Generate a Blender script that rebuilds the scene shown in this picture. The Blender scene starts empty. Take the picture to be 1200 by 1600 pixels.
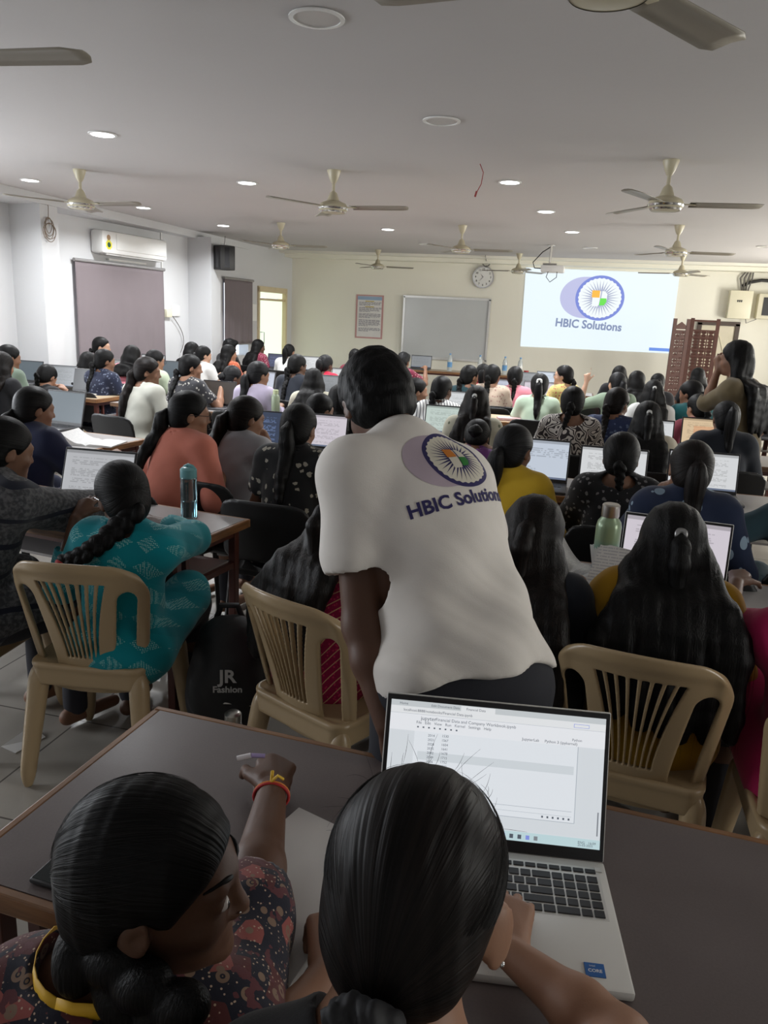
import bpy, bmesh, math, random
import numpy as np
from mathutils import Vector, Matrix
from mathutils.bvhtree import BVHTree
random.seed(7); np.random.seed(7)
SC = bpy.context.scene
COL = SC.collection
# ------------------------------------------------------------------ camera
F = 1200.0; HC = 1.65
_d = np.array([315, -291, 1200.]); _d /= np.linalg.norm(_d)
_v = np.array([-.048, 1, 0]); _v[2] = -(_v[0]*_d[0]+_v[1]*_d[1])/_d[2]; _v /= np.linalg.norm(_v)
CM = np.array([np.cross(_d, -_v), _d, -_v])
cam_d = bpy.data.cameras.new('camera'); cam = bpy.data.objects.new('camera', cam_d); COL.objects.link(cam)
cam.matrix_world = Matrix([[CM[i, 0], -CM[i, 1], -CM[i, 2], (0, 0, HC)[i]] for i in range(3)]+[[0, 0, 0, 1]])
cam_d.sensor_fit = 'VERTICAL'; cam_d.sensor_height = 24; cam_d.lens = 24*F/1600
cam_d.clip_start = .02; cam_d.clip_end = 60
SC.camera = cam
SC.view_settings.view_transform = 'Standard'; SC.view_settings.look = 'None'
SC.view_settings.gamma = 1; SC.view_settings.exposure = 1.35
SC.view_settings.use_curve_mapping = False
SC.cycles.use_denoising = True; SC.cycles.max_bounces = 6; SC.cycles.diffuse_bounces = 4
SC.cycles.glossy_bounces = 3; SC.cycles.transmission_bounces = 4; SC.cycles.transparent_max_bounces = 6
SC.cycles.caustics_reflective = False; SC.cycles.caustics_refractive = False
SC.cycles.sample_clamp_indirect = 4
# ------------------------------------------------------------------ daylight
W = bpy.data.worlds.new('daylight_sky'); SC.world = W; W.use_nodes = True
W.node_tree.nodes['Background'].inputs[0].default_value = (.75, .87, 1, 1)
W.node_tree.nodes['Background'].inputs[1].default_value = 1.2
def area(name, loc, rot, sx, sy, power, col=(1, 1, 1)):
    l = bpy.data.lights.new(name, 'AREA'); l.shape = 'RECTANGLE'; l.size = sx; l.size_y = sy; l.energy = power; l.color = col
    o = bpy.data.objects.new(name, l); o.location = loc; o.rotation_euler = rot; COL.objects.link(o); return o
R90 = math.pi/2
# daylight coming in through the window openings of the side walls
for wy, wp in ((12.6, 68), (9.6, 52), (6.2, 30), (1.2, 30)): area('window_daylight', (4.28, wy, 1.6), (0, R90, 0), 1.3, 1.7, wp, (1, .95, .84))
for wy, wp in ((4.6, 34), (1.2, 42)): area('window_daylight', (-6.9+.1*wy, wy, 1.6), (0, -R90, 0), 1.3, 1.7, wp, (.93, .96, 1))
# ------------------------------------------------------------------ pixel rays used to place things on real planes
def ray(px, py): return CM @ np.array([px-600, py-800, F])
O0 = np.array([0, 0, HC])
def atz(px, py, z):
    q = ray(px, py); return O0+q*(z-HC)/q[2]
def aty(px, py, y):
    q = ray(px, py); return O0+q*y/q[1]
def atd(px, py, d): return O0+ray(px, py)*d/F
# ------------------------------------------------------------------ node helper
class X:
    def __init__(s, t, k): s.t = t; s.k = k
    def _m(s, op, *o):
        n = s.t.nodes.new('ShaderNodeMath'); n.operation = op
        for i, a in enumerate((s,)+o):
            if isinstance(a, X): s.t.links.new(a.k, n.inputs[i])
            else: n.inputs[i].default_value = a
        return X(s.t, n.outputs[0])
    def __add__(s, o): return s._m('ADD', o)
    def __sub__(s, o): return s._m('SUBTRACT', o)
    def __mul__(s, o): return s._m('MULTIPLY', o)
    def __gt__(s, o): return s._m('GREATER_THAN', o)
    def __lt__(s, o): return s._m('LESS_THAN', o)
    def fract(s): return s._m('FRACT')
    def floor(s): return s._m('FLOOR')
    def sin(s): return s._m('SINE')
    def abs(s): return s._m('ABSOLUTE')
    def mx(s, o): return s._m('MAXIMUM', o)
class N:
    def __init__(s, m): s.t = m.node_tree; s.b = s.t.nodes['Principled BSDF']
    def coord(s, kind='Object'):
        n = s.t.nodes.new('ShaderNodeTexCoord'); return n.outputs[kind]
    def attr(s, name):
        n = s.t.nodes.new('ShaderNodeAttribute'); n.attribute_name = name; return n.outputs['Vector']
    def sep(s, v):
        n = s.t.nodes.new('ShaderNodeSeparateXYZ'); s.t.links.new(v, n.inputs[0]); return [X(s.t, o) for o in n.outputs]
    def comb(s, *a):
        n = s.t.nodes.new('ShaderNodeCombineXYZ')
        for i, v in enumerate(a):
            if isinstance(v, X): s.t.links.new(v.k, n.inputs[i])
            else: n.inputs[i].default_value = v
        return n.outputs[0]
    def scale(s, v, sc):
        n = s.t.nodes.new('ShaderNodeMapping'); n.inputs['Scale'].default_value = sc; s.t.links.new(v, n.inputs[0]); return n.outputs[0]
    def noise(s, v, sc=5, det=3, rough=.5):
        n = s.t.nodes.new('ShaderNodeTexNoise'); n.inputs['Scale'].default_value = sc; n.inputs['Detail'].default_value = det
        n.inputs['Roughness'].default_value = rough; s.t.links.new(v, n.inputs['Vector']); return X(s.t, n.outputs[0])
    def voro(s, v, sc=5, out=0, rnd=1):
        n = s.t.nodes.new('ShaderNodeTexVoronoi'); n.inputs['Scale'].default_value = sc; n.inputs['Randomness'].default_value = rnd
        s.t.links.new(v, n.inputs['Vector']); return n.outputs[out]
    def mix(s, f, a, b):
        n = s.t.nodes.new('ShaderNodeMix'); n.data_type = 'RGBA'
        for i, v in ((0, f), (6, a), (7, b)):
            if isinstance(v, X): s.t.links.new(v.k, n.inputs[i])
            elif hasattr(v, 'is_linked') or isinstance(v, bpy.types.NodeSocket): s.t.links.new(v, n.inputs[i])
            else: n.inputs[i].default_value = (*v, 1) if isinstance(v, tuple) else v
        return n.outputs[2]
    def ramp(s, f, lo, hi):
        n = s.t.nodes.new('ShaderNodeMapRange'); s.t.links.new(f.k, n.inputs[0])
        n.inputs[1].default_value = lo; n.inputs[2].default_value = hi; return X(s.t, n.outputs[0])
    def col(s, c): s.t.links.new(c, s.b.inputs['Base Color'])
    def emit(s, c, st):
        s.t.links.new(c, s.b.inputs['Emission Color']); s.b.inputs['Emission Strength'].default_value = st
    def rough(s, x): s.t.links.new(x.k, s.b.inputs['Roughness'])
    def bump(s, x, st=.3, dist=.002):
        n = s.t.nodes.new('ShaderNodeBump'); n.inputs['Strength'].default_value = st; n.inputs['Distance'].default_value = dist
        s.t.links.new(x.k, n.inputs['Height']); s.t.links.new(n.outputs[0], s.b.inputs['Normal'])
MATS = {}
def srgb(h):
    c = [int(h[i:i+2], 16)/255 for i in (0, 2, 4)]
    return tuple(x/12.92 if x <= .04045 else ((x+.055)/1.055)**2.4 for x in c)
def base(name, c, r=.6, metal=0, spec=.5, em=0, alpha=1, trans=0):
    m = bpy.data.materials.new(name); m.use_nodes = True; n = N(m); b = n.b
    c = srgb(c) if isinstance(c, str) else c
    b.inputs['Base Color'].default_value = (*c, 1); b.inputs['Roughness'].default_value = r
    b.inputs['Metallic'].default_value = metal; b.inputs['Specular IOR Level'].default_value = spec
    b.inputs['Transmission Weight'].default_value = trans
    if em: b.inputs['Emission Color'].default_value = (*c, 1); b.inputs['Emission Strength'].default_value = em
    return m, n, c
def plain(name, c, r=.6, metal=0, spec=.5, em=0, var=.12, sc=6, trans=0, bump=0, bsc=200):
    if name in MATS: return MATS[name]
    m, n, c = base(name, c, r, metal, spec, em, trans=trans)
    if var and not em:
        co = n.coord(); f = n.noise(co, sc, 4)
        n.col(n.mix(f, tuple(x*(1-var) for x in c), tuple(min(1, x*(1+var)) for x in c)))
        if bump: n.bump(n.noise(co, bsc, 2), bump, .001)
    MATS[name] = m; return m
def cloth(name, c, c2=None, kind='plain', sc=1., r=.85):
    if name in MATS: return MATS[name]
    m, n, c = base(name, c, r, spec=.2); co = n.coord(); c2 = srgb(c2) if isinstance(c2, str) else c2
    f = n.noise(co, 9, 3); a = n.mix(f, tuple(x*.86 for x in c), tuple(min(1, x*1.1) for x in c))
    x, y, z = n.sep(co); out = a
    if kind == 'dots':
        d = X(n.t, n.voro(co, 28*sc)); out = n.mix(d < .27, a, c2)
    elif kind == 'floral':
        w = n.noise(co, 90*sc, 1); d = X(n.t, n.voro(co, 30*sc)); out = n.mix((d+w*.45) < .5, a, c2)
    elif kind == 'stripes':
        out = n.mix(((x+y*.4)*(30*sc)).fract() < .3, a, c2)
    elif kind == 'zebra':
        w = n.noise(co, 10*sc, 1); out = n.mix((w*90+z*60*sc).sin() > .0, a, c2)
    elif kind == 'bandhani':
        w = n.noise(co, 5, 1); g = ((z*-1.2+x+w*.12)*24*sc).fract() < .12
        d = X(n.t, n.voro(co, 90)) < .3; out = n.mix(g, n.mix(d, a, (.55, .03, .1)), c2)
    elif kind == 'ikat':
        u = (x*11).fract()-.5; v = ((z+y*.5)*11).fract()-.5; dd = u.abs()*1.0+v.abs()*1.2
        chk = n.voro(co, 170, rnd=.2); d = X(n.t, chk) < .42
        out = n.mix(((dd < .44)*(d))*.75, a, c2); out = n.mix((((z+y*.5)*5.5).fract() < .25)*.25, out, (0, .12, .16))
    elif kind == 'leaf':
        d = X(n.t, n.voro(n.scale(co, (1, 1, .7)), 15*sc)); out = n.mix((d < .31)*((d*1) > .05), a, c2)
    elif kind == 'wool':
        w = n.noise(n.scale(co, (1, 1, 1)), 70, 3); out = n.mix(n.ramp(w, .42, .62), a, c2)
        out = n.mix(((z*9+n.noise(co, 3, 2)*.8+x*2).fract() < .18), out, (.012, .014, .025))
    elif kind == 'paisley':
        cell = n.voro(co, 30, 1); d = X(n.t, n.voro(co, 30)); s1 = n.sep(cell)[0]
        bg = n.mix(s1 > .55, (.012, .012, .022), (.085, .022, .022)); bg = n.mix((s1 > .85), bg, (.26, .07, .06))
        out = n.mix(((d > .12)*(d < .26)), bg, (.2, .13, .09)); out = n.mix((d < .07), out, (.2, .13, .08))
        dd = X(n.t, n.voro(co, 150)); out = n.mix((dd < .22)*(d > .34), out, (.45, .33, .24))
        out = n.mix(n.noise(co, 45, 2) > .6, out, (.1, .03, .035))
    n.col(out); n.bump(n.noise(co, 350, 2), .25, .001)
    n.b.inputs['Sheen Weight'].default_value = .15
    MATS[name] = m; return m
def hairmat(name, c, c2, r=.42):
    if name in MATS: return MATS[name]
    m, n, c = base(name, c, r, spec=.15); v = n.attr('strand')
    f = n.noise(n.scale(v, (60, 60, 1.6)), 1, 4, .65); g = n.noise(n.scale(v, (280, 280, 3)), 1, 2, .6)
    n.col(n.mix(n.ramp(f*.6+g*.4, .42, .68), c, c2)); n.bump(f*.7+g*.5, .8, .004)
    MATS[name] = m; return m
H_BLACK = hairmat('black_hair', (.0016, .0016, .0018), (.0075, .0068, .0066), .5)
H_BROWN = hairmat('dark_brown_hair', (.0026, .0019, .0017), (.014, .0095, .008), .48)
H_GREY_SHEEN = hairmat('grey_sheen_hair', (.003, .003, .0034), (.021, .021, .023), .48)  # paler grey tone paints light reflected off the hair into its colour
H_MAN = hairmat('short_black_hair', (.0012, .0012, .0015), (.0045, .0045, .005), .55)
def skin(name, c):
    m = plain(name, c, .52, spec=.35, var=.1, sc=25, bump=.12, bsc=300); m.node_tree.nodes['Principled BSDF'].inputs['Subsurface Weight'].default_value = .06
    m.node_tree.nodes['Principled BSDF'].inputs['Subsurface Radius'].default_value = (.012, .005, .003)
    return m
S_DARK = skin('deep_brown_skin', (.10, .048, .028)); S_MID = skin('brown_skin', (.20, .10, .06)); S_WARM = skin('warm_brown_skin', (.27, .14, .085))
S_LIGHT = skin('light_brown_skin', (.42, .25, .17)); S_MAN = skin('dark_brown_skin', (.105, .05, .03))
# ------------------------------------------------------------------ object helpers
def tag(o, label=None, cat=None, group=None, kind=None):
    if label: o['label'] = label
    if cat: o['category'] = cat
    if group: o['group'] = group
    if kind: o['kind'] = kind
    return o
def empty(name, loc=(0, 0, 0), rz=0, label=None, cat=None, group=None):
    o = bpy.data.objects.new(name, None); COL.objects.link(o); o.location = loc; o.rotation_euler = (0, 0, rz); o.empty_display_size = .1
    return tag(o, label, cat, group)
def link(name, me, m=None, parent=None, smooth=False):
    if m is not None:
        me.materials.clear(); me.materials.append(m)
    if smooth: me.polygons.foreach_set('use_smooth', [True]*len(me.polygons))
    o = bpy.data.objects.new(name, me); COL.objects.link(o)
    if parent is not None: o.parent = parent
    return o
def copy_tree(o, parent=None):
    c = o.copy(); COL.objects.link(c)
    for k in list(c.keys()):
        if k in ('label',) and parent is None: del c[k]
    c.parent = parent
    for ch in o.children: copy_tree(ch, c)
    return c
class MB:
    def __init__(s): s.bm = bmesh.new()
    def box(s, c, d, rot=None, bev=0):
        r = bmesh.ops.create_cube(s.bm, size=1); vs = r['verts']
        for v in vs: v.co = Vector((v.co.x*d[0], v.co.y*d[1], v.co.z*d[2]))
        if bev: 
            es = {e for v in vs for e in v.link_edges}
            rr = bmesh.ops.bevel(s.bm, geom=list(es), offset=min(bev, min(d)*.45), segments=2, affect='EDGES', profile=.5)
            vs = list({v for f in rr['faces'] for v in f.verts}|{v for v in vs if v.is_valid})
        if rot is not None:
            for v in vs: v.co = rot @ v.co
        for v in vs: v.co += Vector(c)
        return s
    def tube(s, pts, r, n=8, cap=True, taper=None):
        pts = [Vector(p) for p in pts]; rings = []
        t0 = (pts[1]-pts[0]).normalized(); up = Vector((0, 0, 1)) if abs(t0.z) < .9 else Vector((1, 0, 0))
        a = t0.cross(up).normalized()
        for i, p in enumerate(pts):
            t = (pts[min(i+1, len(pts)-1)]-pts[max(i-1, 0)]).normalized()
            a = (a-t*a.dot(t)).normalized(); b = t.cross(a); rr = r if taper is None else taper[i]
            rings.append([s.bm.verts.new(p+(a*math.cos(k*2*math.pi/n)+b*math.sin(k*2*math.pi/n))*rr) for k in range(n)])
        for i in range(len(rings)-1):
            for k in range(n): s.bm.faces.new((rings[i][k], rings[i][(k+1) % n], rings[i+1][(k+1) % n], rings[i+1][k]))
        if cap: s.bm.faces.new(rings[0][::-1]); s.bm.faces.new(rings[-1])
        return s
    def lathe(s, prof, c=(0, 0, 0), n=24, cap=True):
        rings = [[s.bm.verts.new((c[0]+r*math.cos(k*2*math.pi/n), c[1]+r*math.sin(k*2*math.pi/n), c[2]+z)) for k in range(n)] for r, z in prof]
        for i in range(len(rings)-1):
            for k in range(n): s.bm.faces.new((rings[i][k], rings[i][(k+1) % n], rings[i+1][(k+1) % n], rings[i+1][k]))
        if cap: s.bm.faces.new(rings[0][::-1]); s.bm.faces.new(rings[-1])
        return s
    def poly(s, pts, h=None):
        f = s.bm.faces.new([s.bm.verts.new(p) for p in pts])
        if h is not None:
            r = bmesh.ops.extrude_face_region(s.bm, geom=[f])
            for v in r['geom']:
                if isinstance(v, bmesh.types.BMVert): v.co += Vector(h)
        return s
    def build(s, name, m, parent=None, smooth=False, norm=True):
        if norm: bmesh.ops.recalc_face_normals(s.bm, faces=s.bm.faces)
        me = bpy.data.meshes.new(name); s.bm.to_mesh(me); s.bm.free()
        if smooth:
            me.polygons.foreach_set('use_smooth', [True]*len(me.polygons))
            try: me.set_sharp_from_angle(angle=math.radians(40))
            except Exception: pass
        return link(name, me, m, parent)
def quad_uv(name, p, m, parent=None, thick=None):
    """quad p = bl, br, tr, tl with a 0-1 UV map"""
    me = bpy.data.meshes.new(name); me.from_pydata([tuple(q) for q in p], [], [(0, 1, 2, 3)])
    uv = me.uv_layers.new(name='UVMap')
    for i, c in enumerate(((0, 0), (1, 0), (1, 1), (0, 1))): uv.data[i].uv = c
    return link(name, me, m, parent)
def textmesh(s, size, bold=0, align='CENTER'):
    cu = bpy.data.curves.new('lettering', 'FONT'); cu.body = s; cu.size = size; cu.align_x = align; cu.align_y = 'CENTER'; cu.offset = bold; cu.resolution_u = 3
    o = bpy.data.objects.new('lettering', cu); COL.objects.link(o); bpy.context.view_layer.update()
    me = bpy.data.meshes.new_from_object(o.evaluated_get(bpy.context.evaluated_depsgraph_get()))
    bpy.data.objects.remove(o); bpy.data.curves.remove(cu); return me
def text(name, s, size, M4, m, parent=None, bold=0, align='CENTER'):
    me = textmesh(s, size, bold, align); me.transform(M4); return link(name, me, m, parent)
# ------------------------------------------------------------------ implicit surfaces: smooth continuous bodies, hair, cloth, moulded plastic
def nrm(a): a = np.asarray(a, float); return a/(np.linalg.norm(a)+1e-9)
def E(c, r, R=None, k=.03): return ('E', np.array(c, float), np.array(r, float), None if R is None else np.array(R, float), k)
def C(a, b, ra, rb=None, k=.03): return ('C', np.array(a, float), np.array(b, float), ra, ra if rb is None else rb, k)
def SUB(p): return ('S', p)
def CUT(p0, n, k=.006): return ('P', np.array(p0, float), nrm(n), k)   # keeps the side the normal points away from
def pdist(p, P):
    if p[0] == 'E':
        q = P-p[1].astype(np.float32)
        if p[3] is not None: q = q @ p[3].astype(np.float32)
        r = p[2].astype(np.float32); k0 = np.sqrt(((q/r)**2).sum(-1)); k1 = np.sqrt(((q/r**2)**2).sum(-1))+1e-6
        return k0*(k0-1)/k1
    a = p[1].astype(np.float32); ab = (p[2]-p[1]).astype(np.float32); q = P-a
    t = np.clip((q@ab)/max(float(ab@ab), 1e-9), 0, 1); q = q-t[..., None]*ab
    return np.sqrt((q*q).sum(-1))-(p[3]+(p[4]-p[3])*t)
def pbox(p):
    if p[0] == 'E': m = max(p[2]); return p[1]-m, p[1]+m
    r = max(p[3], p[4]); return np.minimum(p[1], p[2])-r, np.maximum(p[1], p[2])+r
def field_mesh(F_, o, h):
    s = F_ < 0; nx, ny, nz = F_.shape
    sh = (nx-1, ny-1, nz-1); inside = np.zeros(sh, np.int8)
    cs = [(i, j, k) for i in (0, 1) for j in (0, 1) for k in (0, 1)]
    for i, j, k in cs: inside += s[i:i+nx-1, j:j+ny-1, k:k+nz-1]
    act = np.argwhere((inside > 0) & (inside < 8))
    if len(act) == 0: return np.zeros((0, 3)), np.zeros((0, 4), int)
    idx = np.full(sh, -1, np.int32); idx[tuple(act.T)] = np.arange(len(act))
    acc = np.zeros((len(act), 3)); cnt = np.zeros(len(act))
    for ax in range(3):
        for u in (0, 1):
            for v in (0, 1):
                c0 = [0, 0, 0]; o2 = [i for i in range(3) if i != ax]; c0[o2[0]] = u; c0[o2[1]] = v; c1 = list(c0); c1[ax] = 1
                A = act+c0; B = act+c1; fa = F_[tuple(A.T)]; fb = F_[tuple(B.T)]; m = (fa < 0) != (fb < 0)
                t = np.where(m, fa/np.where(m, fa-fb, 1), 0); pt = np.array(c0)[None]*1.0+np.zeros((len(act), 3)); pt[:, ax] += t
                acc[m] += pt[m]; cnt[m] += 1
    V = (act+acc/cnt[:, None])*h+o
    Q = []
    for ax in range(3):
        o2 = [(ax+1) % 3, (ax+2) % 3]; sl0 = [slice(None)]*3; sl1 = [slice(None)]*3
        sl0[ax] = slice(0, -1); sl1[ax] = slice(1, None)
        a = s[tuple(sl0)]; b = s[tuple(sl1)]; e = np.argwhere(a != b)
        ok = (e[:, o2[0]] > 0) & (e[:, o2[1]] > 0) & (e[:, o2[0]] < F_.shape[o2[0]]-1) & (e[:, o2[1]] < F_.shape[o2[1]]-1); e = e[ok]
        d1 = np.zeros(3, int); d1[o2[0]] = 1; d2 = np.zeros(3, int); d2[o2[1]] = 1
        q = np.stack([idx[tuple((e-d1-d2).T)], idx[tuple((e-d2).T)], idx[tuple(e.T)], idx[tuple((e-d1).T)]], 1)
        fl = ~a[tuple(e.T)]; q[fl] = q[fl][:, ::-1]; Q.append(q)
    Q = np.concatenate(Q); Q = Q[(Q >= 0).all(1)]
    return V, Q
def grid(lo, hi, h):
    n = np.ceil((hi-lo)/h).astype(int)+1
    return [np.float32(lo[i]+h*np.arange(n[i])) for i in range(3)]
def surf(prims, h, disp=None, lo=None, hi=None):
    pos = [p for p in prims if p[0] in 'EC']
    bb = [pbox(p) for p in pos]
    L = np.min([b[0] for b in bb], 0)-3*h-.012 if lo is None else np.array(lo, float)
    U = np.max([b[1] for b in bb], 0)+3*h+.012 if hi is None else np.array(hi, float)
    ax = grid(L, U, h); G = np.full([len(a) for a in ax], .15, np.float32)
    def sub(a, b, mar):
        sl = []
        for i in range(3):
            i0 = int(np.searchsorted(ax[i], a[i]-mar)); i1 = int(np.searchsorted(ax[i], b[i]+mar)); sl.append(slice(max(0, i0-1), min(len(ax[i]), i1+1)))
        if any(x.stop-x.start < 1 for x in sl): return None, None
        return tuple(sl), np.stack(np.meshgrid(*[ax[i][sl[i]] for i in range(3)], indexing='ij'), -1)
    for p in prims:
        if p[0] in 'EC':
            k = p[-1]; a, b = pbox(p); sl, P = sub(a, b, k+2.5*h+.01)
            if sl is None: continue
            d = pdist(p, P); g = G[sl]
            if k > 0:
                hh = np.clip(k-np.abs(g-d), 0, None)/k; G[sl] = np.minimum(g, d)-hh*hh*k*.25
            else: G[sl] = np.minimum(g, d)
        elif p[0] == 'S':
            q = p[1]; a, b = pbox(q); k = q[-1]; sl, P = sub(a, b, k+2*h)
            if sl is None: continue
            d = -pdist(q, P); g = G[sl]; kk = max(k, 1e-4); hh = np.clip(kk-np.abs(g-d), 0, None)/kk; G[sl] = np.maximum(g, d)+hh*hh*kk*.25
        elif p[0] == 'P':
            P = np.stack(np.meshgrid(*ax, indexing='ij'), -1); d = (P-p[1].astype(np.float32))@p[2].astype(np.float32)
            kk = p[3]; hh = np.clip(kk-np.abs(G-d), 0, None)/kk; G = np.maximum(G, d)+hh*hh*kk*.25
    if disp is not None:
        near = np.abs(G) < .03; P = np.argwhere(near)*h+np.array([a[0] for a in ax]); G[near] += disp(P).astype(np.float32)
    G[0] = G[-1] = .1; G[:, 0] = G[:, -1] = .1; G[:, :, 0] = G[:, :, -1] = .1
    return field_mesh(G, np.array([a[0] for a in ax]), h)
def mesh_np(name, V, Q):
    me = bpy.data.meshes.new(name); me.vertices.add(len(V)); me.vertices.foreach_set('co', np.asarray(V, np.float32).ravel())
    me.loops.add(len(Q)*4); me.loops.foreach_set('vertex_index', Q.astype(np.int32).ravel()); me.polygons.add(len(Q))
    me.polygons.foreach_set('loop_start', np.arange(0, len(Q)*4, 4, dtype=np.int32)); me.polygons.foreach_set('loop_total', np.full(len(Q), 4, np.int32))
    me.polygons.foreach_set('use_smooth', np.ones(len(Q), bool)); me.update(calc_edges=True); return me
def solid(name, prims, h, m, parent=None, disp=None, strand=None):
    V, Q = surf(prims, h, disp)
    if len(Q) == 0: return None
    me = mesh_np(name, V, Q)
    if strand is not None:
        at = me.attributes.new('strand', 'FLOAT_VECTOR', 'POINT'); at.data.foreach_set('vector', np.asarray(strand(V), np.float32).ravel())
    return link(name, me, m, parent)
def wob(P, f=18., seed=0.):
    x, y, z = P[:, 0]*f+seed, P[:, 1]*f+seed*1.7, P[:, 2]*f
    return (np.sin(x+1.7*np.sin(.9*y+.6*z))+np.sin(1.3*z+1.5*np.sin(1.1*x-.7*y+seed))+np.sin(.9*y-.8*x+1.3*np.sin(z)))/3
# ------------------------------------------------------------------ people
UP = np.array([0, 0, 1.])
def rotm(axis, a):
    x, y, z = nrm(axis); c, s = math.cos(a), math.sin(a); t = 1-c
    return np.array([[t*x*x+c, t*x*y-s*z, t*x*z+s*y], [t*x*y+s*z, t*y*y+c, t*y*z-s*x], [t*x*z-s*y, t*y*z+s*x, t*z*z+c]])
def frame(yaw, pitch=0, roll=0):
    """columns: right, forward, up; pitch>0 looks down, roll>0 tilts towards the right"""
    R = rotm(UP, math.radians(yaw)); R = R @ rotm((1, 0, 0), -math.radians(pitch)); return R @ rotm((0, 1, 0), math.radians(roll))
def ik(S, T, a, b, pole):
    v = T-S; d = np.linalg.norm(v)
    if d > (a+b)*.985: T = S+v/d*(a+b)*.985; v = T-S; d = np.linalg.norm(v)
    u = v/d; c = (a*a+d*d-b*b)/(2*d); h = math.sqrt(max(a*a-c*c, 1e-5)); p = np.asarray(pole, float); p = nrm(p-u*(p@u)); return S+u*c+p*h, T
def seated(ztop, yaw=0, lean=14, side=0, head=(0, 12, 0), tw=0, sw=.138, seat=.5):
    Y = math.radians(yaw); fw = np.array([-math.sin(Y), math.cos(Y), 0]); rt = np.array([math.cos(Y), math.sin(Y), 0])
    L, S = math.radians(lean), math.radians(side)
    sp = nrm(UP*math.cos(L)+fw*math.sin(L)+rt*math.sin(S)); nd = nrm(sp*.55+UP*.45)
    Rh = frame(yaw+head[0], head[1], head[2]); hu, hf = Rh[:, 2], Rh[:, 1]
    off = nd*.055+nd*.075+hu*.04+hf*.018
    Lt = (ztop-.125-off[2]-seat)/sp[2]; az = seat
    if Lt > .47: az = seat+(Lt-.47)*sp[2]; Lt = .47
    if Lt < .37: az = max(.47, seat-(.37-Lt)*sp[2]); Lt = max((ztop-.125-off[2]-az)/sp[2], .33)
    A = np.array([0, 0, az]); Cc = A+sp*Lt; Nn = Cc+nd*.055; H = Cc+off
    rs = rotm(UP, math.radians(tw)) @ rt; rs = nrm(rs-sp*(rs@sp))
    J = dict(A=A, C=Cc, N=Nn, H=H, Rh=Rh, sp=sp, fw=nrm(np.cross(sp, rs)), rt=rs, f0=fw, r0=rt, SL=Cc-rs*sw, SR=Cc+rs*sw)
    for sgn, q in ((-1, 'L'), (1, 'R')):
        hip = A+rt*.085*sgn; knee = np.array([0, 0, .50])+fw*.40+rt*.13*sgn; ank = np.array([0, 0, .09])+fw*.38+rt*.13*sgn
        J['hip'+q] = hip; J['knee'+q] = knee; J['ank'+q] = ank; J['toe'+q] = ank+fw*.17-UP*.055
    return J
def arms(J, tl=None, tr=None, pl=None, pr=None, up=.265, fo=.245):
    for q, t, p, s in (('L', tl, pl, -1), ('R', tr, pr, 1)):
        if t is None: t = J['f0']*.34+J['r0']*.13*s+UP*.80
        pole = -UP*.8+J['r0']*.42*s-J['f0']*.25 if p is None else np.asarray(p, float)
        J['E'+q], J['W'+q] = ik(J['S'+q], np.asarray(t, float), up, fo, pole)
def hand_prims(Wp, d, n, s, curl=25, sc=1., thumb=(.7, .5), k=.006, spread=1.):
    """d: towards the fingers, n: back of the hand, s: +1 thumb on the side cross(d,n)"""
    d = nrm(d); n = nrm(np.asarray(n)-d*(np.asarray(n)@d)); t = np.cross(d, n)*s; P = []
    kn = []
    for i, (o, L0) in enumerate(((.028, .078), (.0095, .083), (-.0095, .081), (-.027, .075))):
        kp = Wp+(d*L0+t*o+n*(.004 if i in (1, 2) else 0))*sc; kn.append(kp); P.append(C(Wp+(d*.012+t*o*.45)*sc, kp, .0135*sc, .0105*sc, .014))
    P.append(C(Wp+d*.03*sc, kn[1], .014*sc, .011*sc, .015))
    Ls = ((.038, .024, .019), (.043, .027, .02), (.04, .025, .02), (.031, .019, .017))
    for i, kp in enumerate(kn):
        a = 0; p = kp; dd = nrm(d+t*(.10, .03, -.05, -.14)[i]*spread); r = (.0086, .0088, .0084, .0075)[i]*sc
        for j, l in enumerate(Ls[i]):
            a += math.radians((curl[i] if isinstance(curl, (list, tuple)) else curl)*(1, 1.1, .7)[j]); q = p+(dd*math.cos(a)-n*math.sin(a))*l*sc
            P.append(C(p, q, r, r*.9, .0035)); p = q; r *= .92
    b = Wp+(d*.018+t*.02)*sc; m = b+(d*.032+t*.026-n*.008)*sc; td = nrm(d*thumb[0]+t*thumb[1]-n*.35)
    P += [C(b, m, .0145*sc, .0115*sc, .012), C(m, m+td*.032*sc, .0108*sc, .0098*sc, .004), C(m+td*.032*sc, m+nrm(td-n*.3)*.056*sc, .0098*sc, .008*sc, .003)]
    return P
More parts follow.
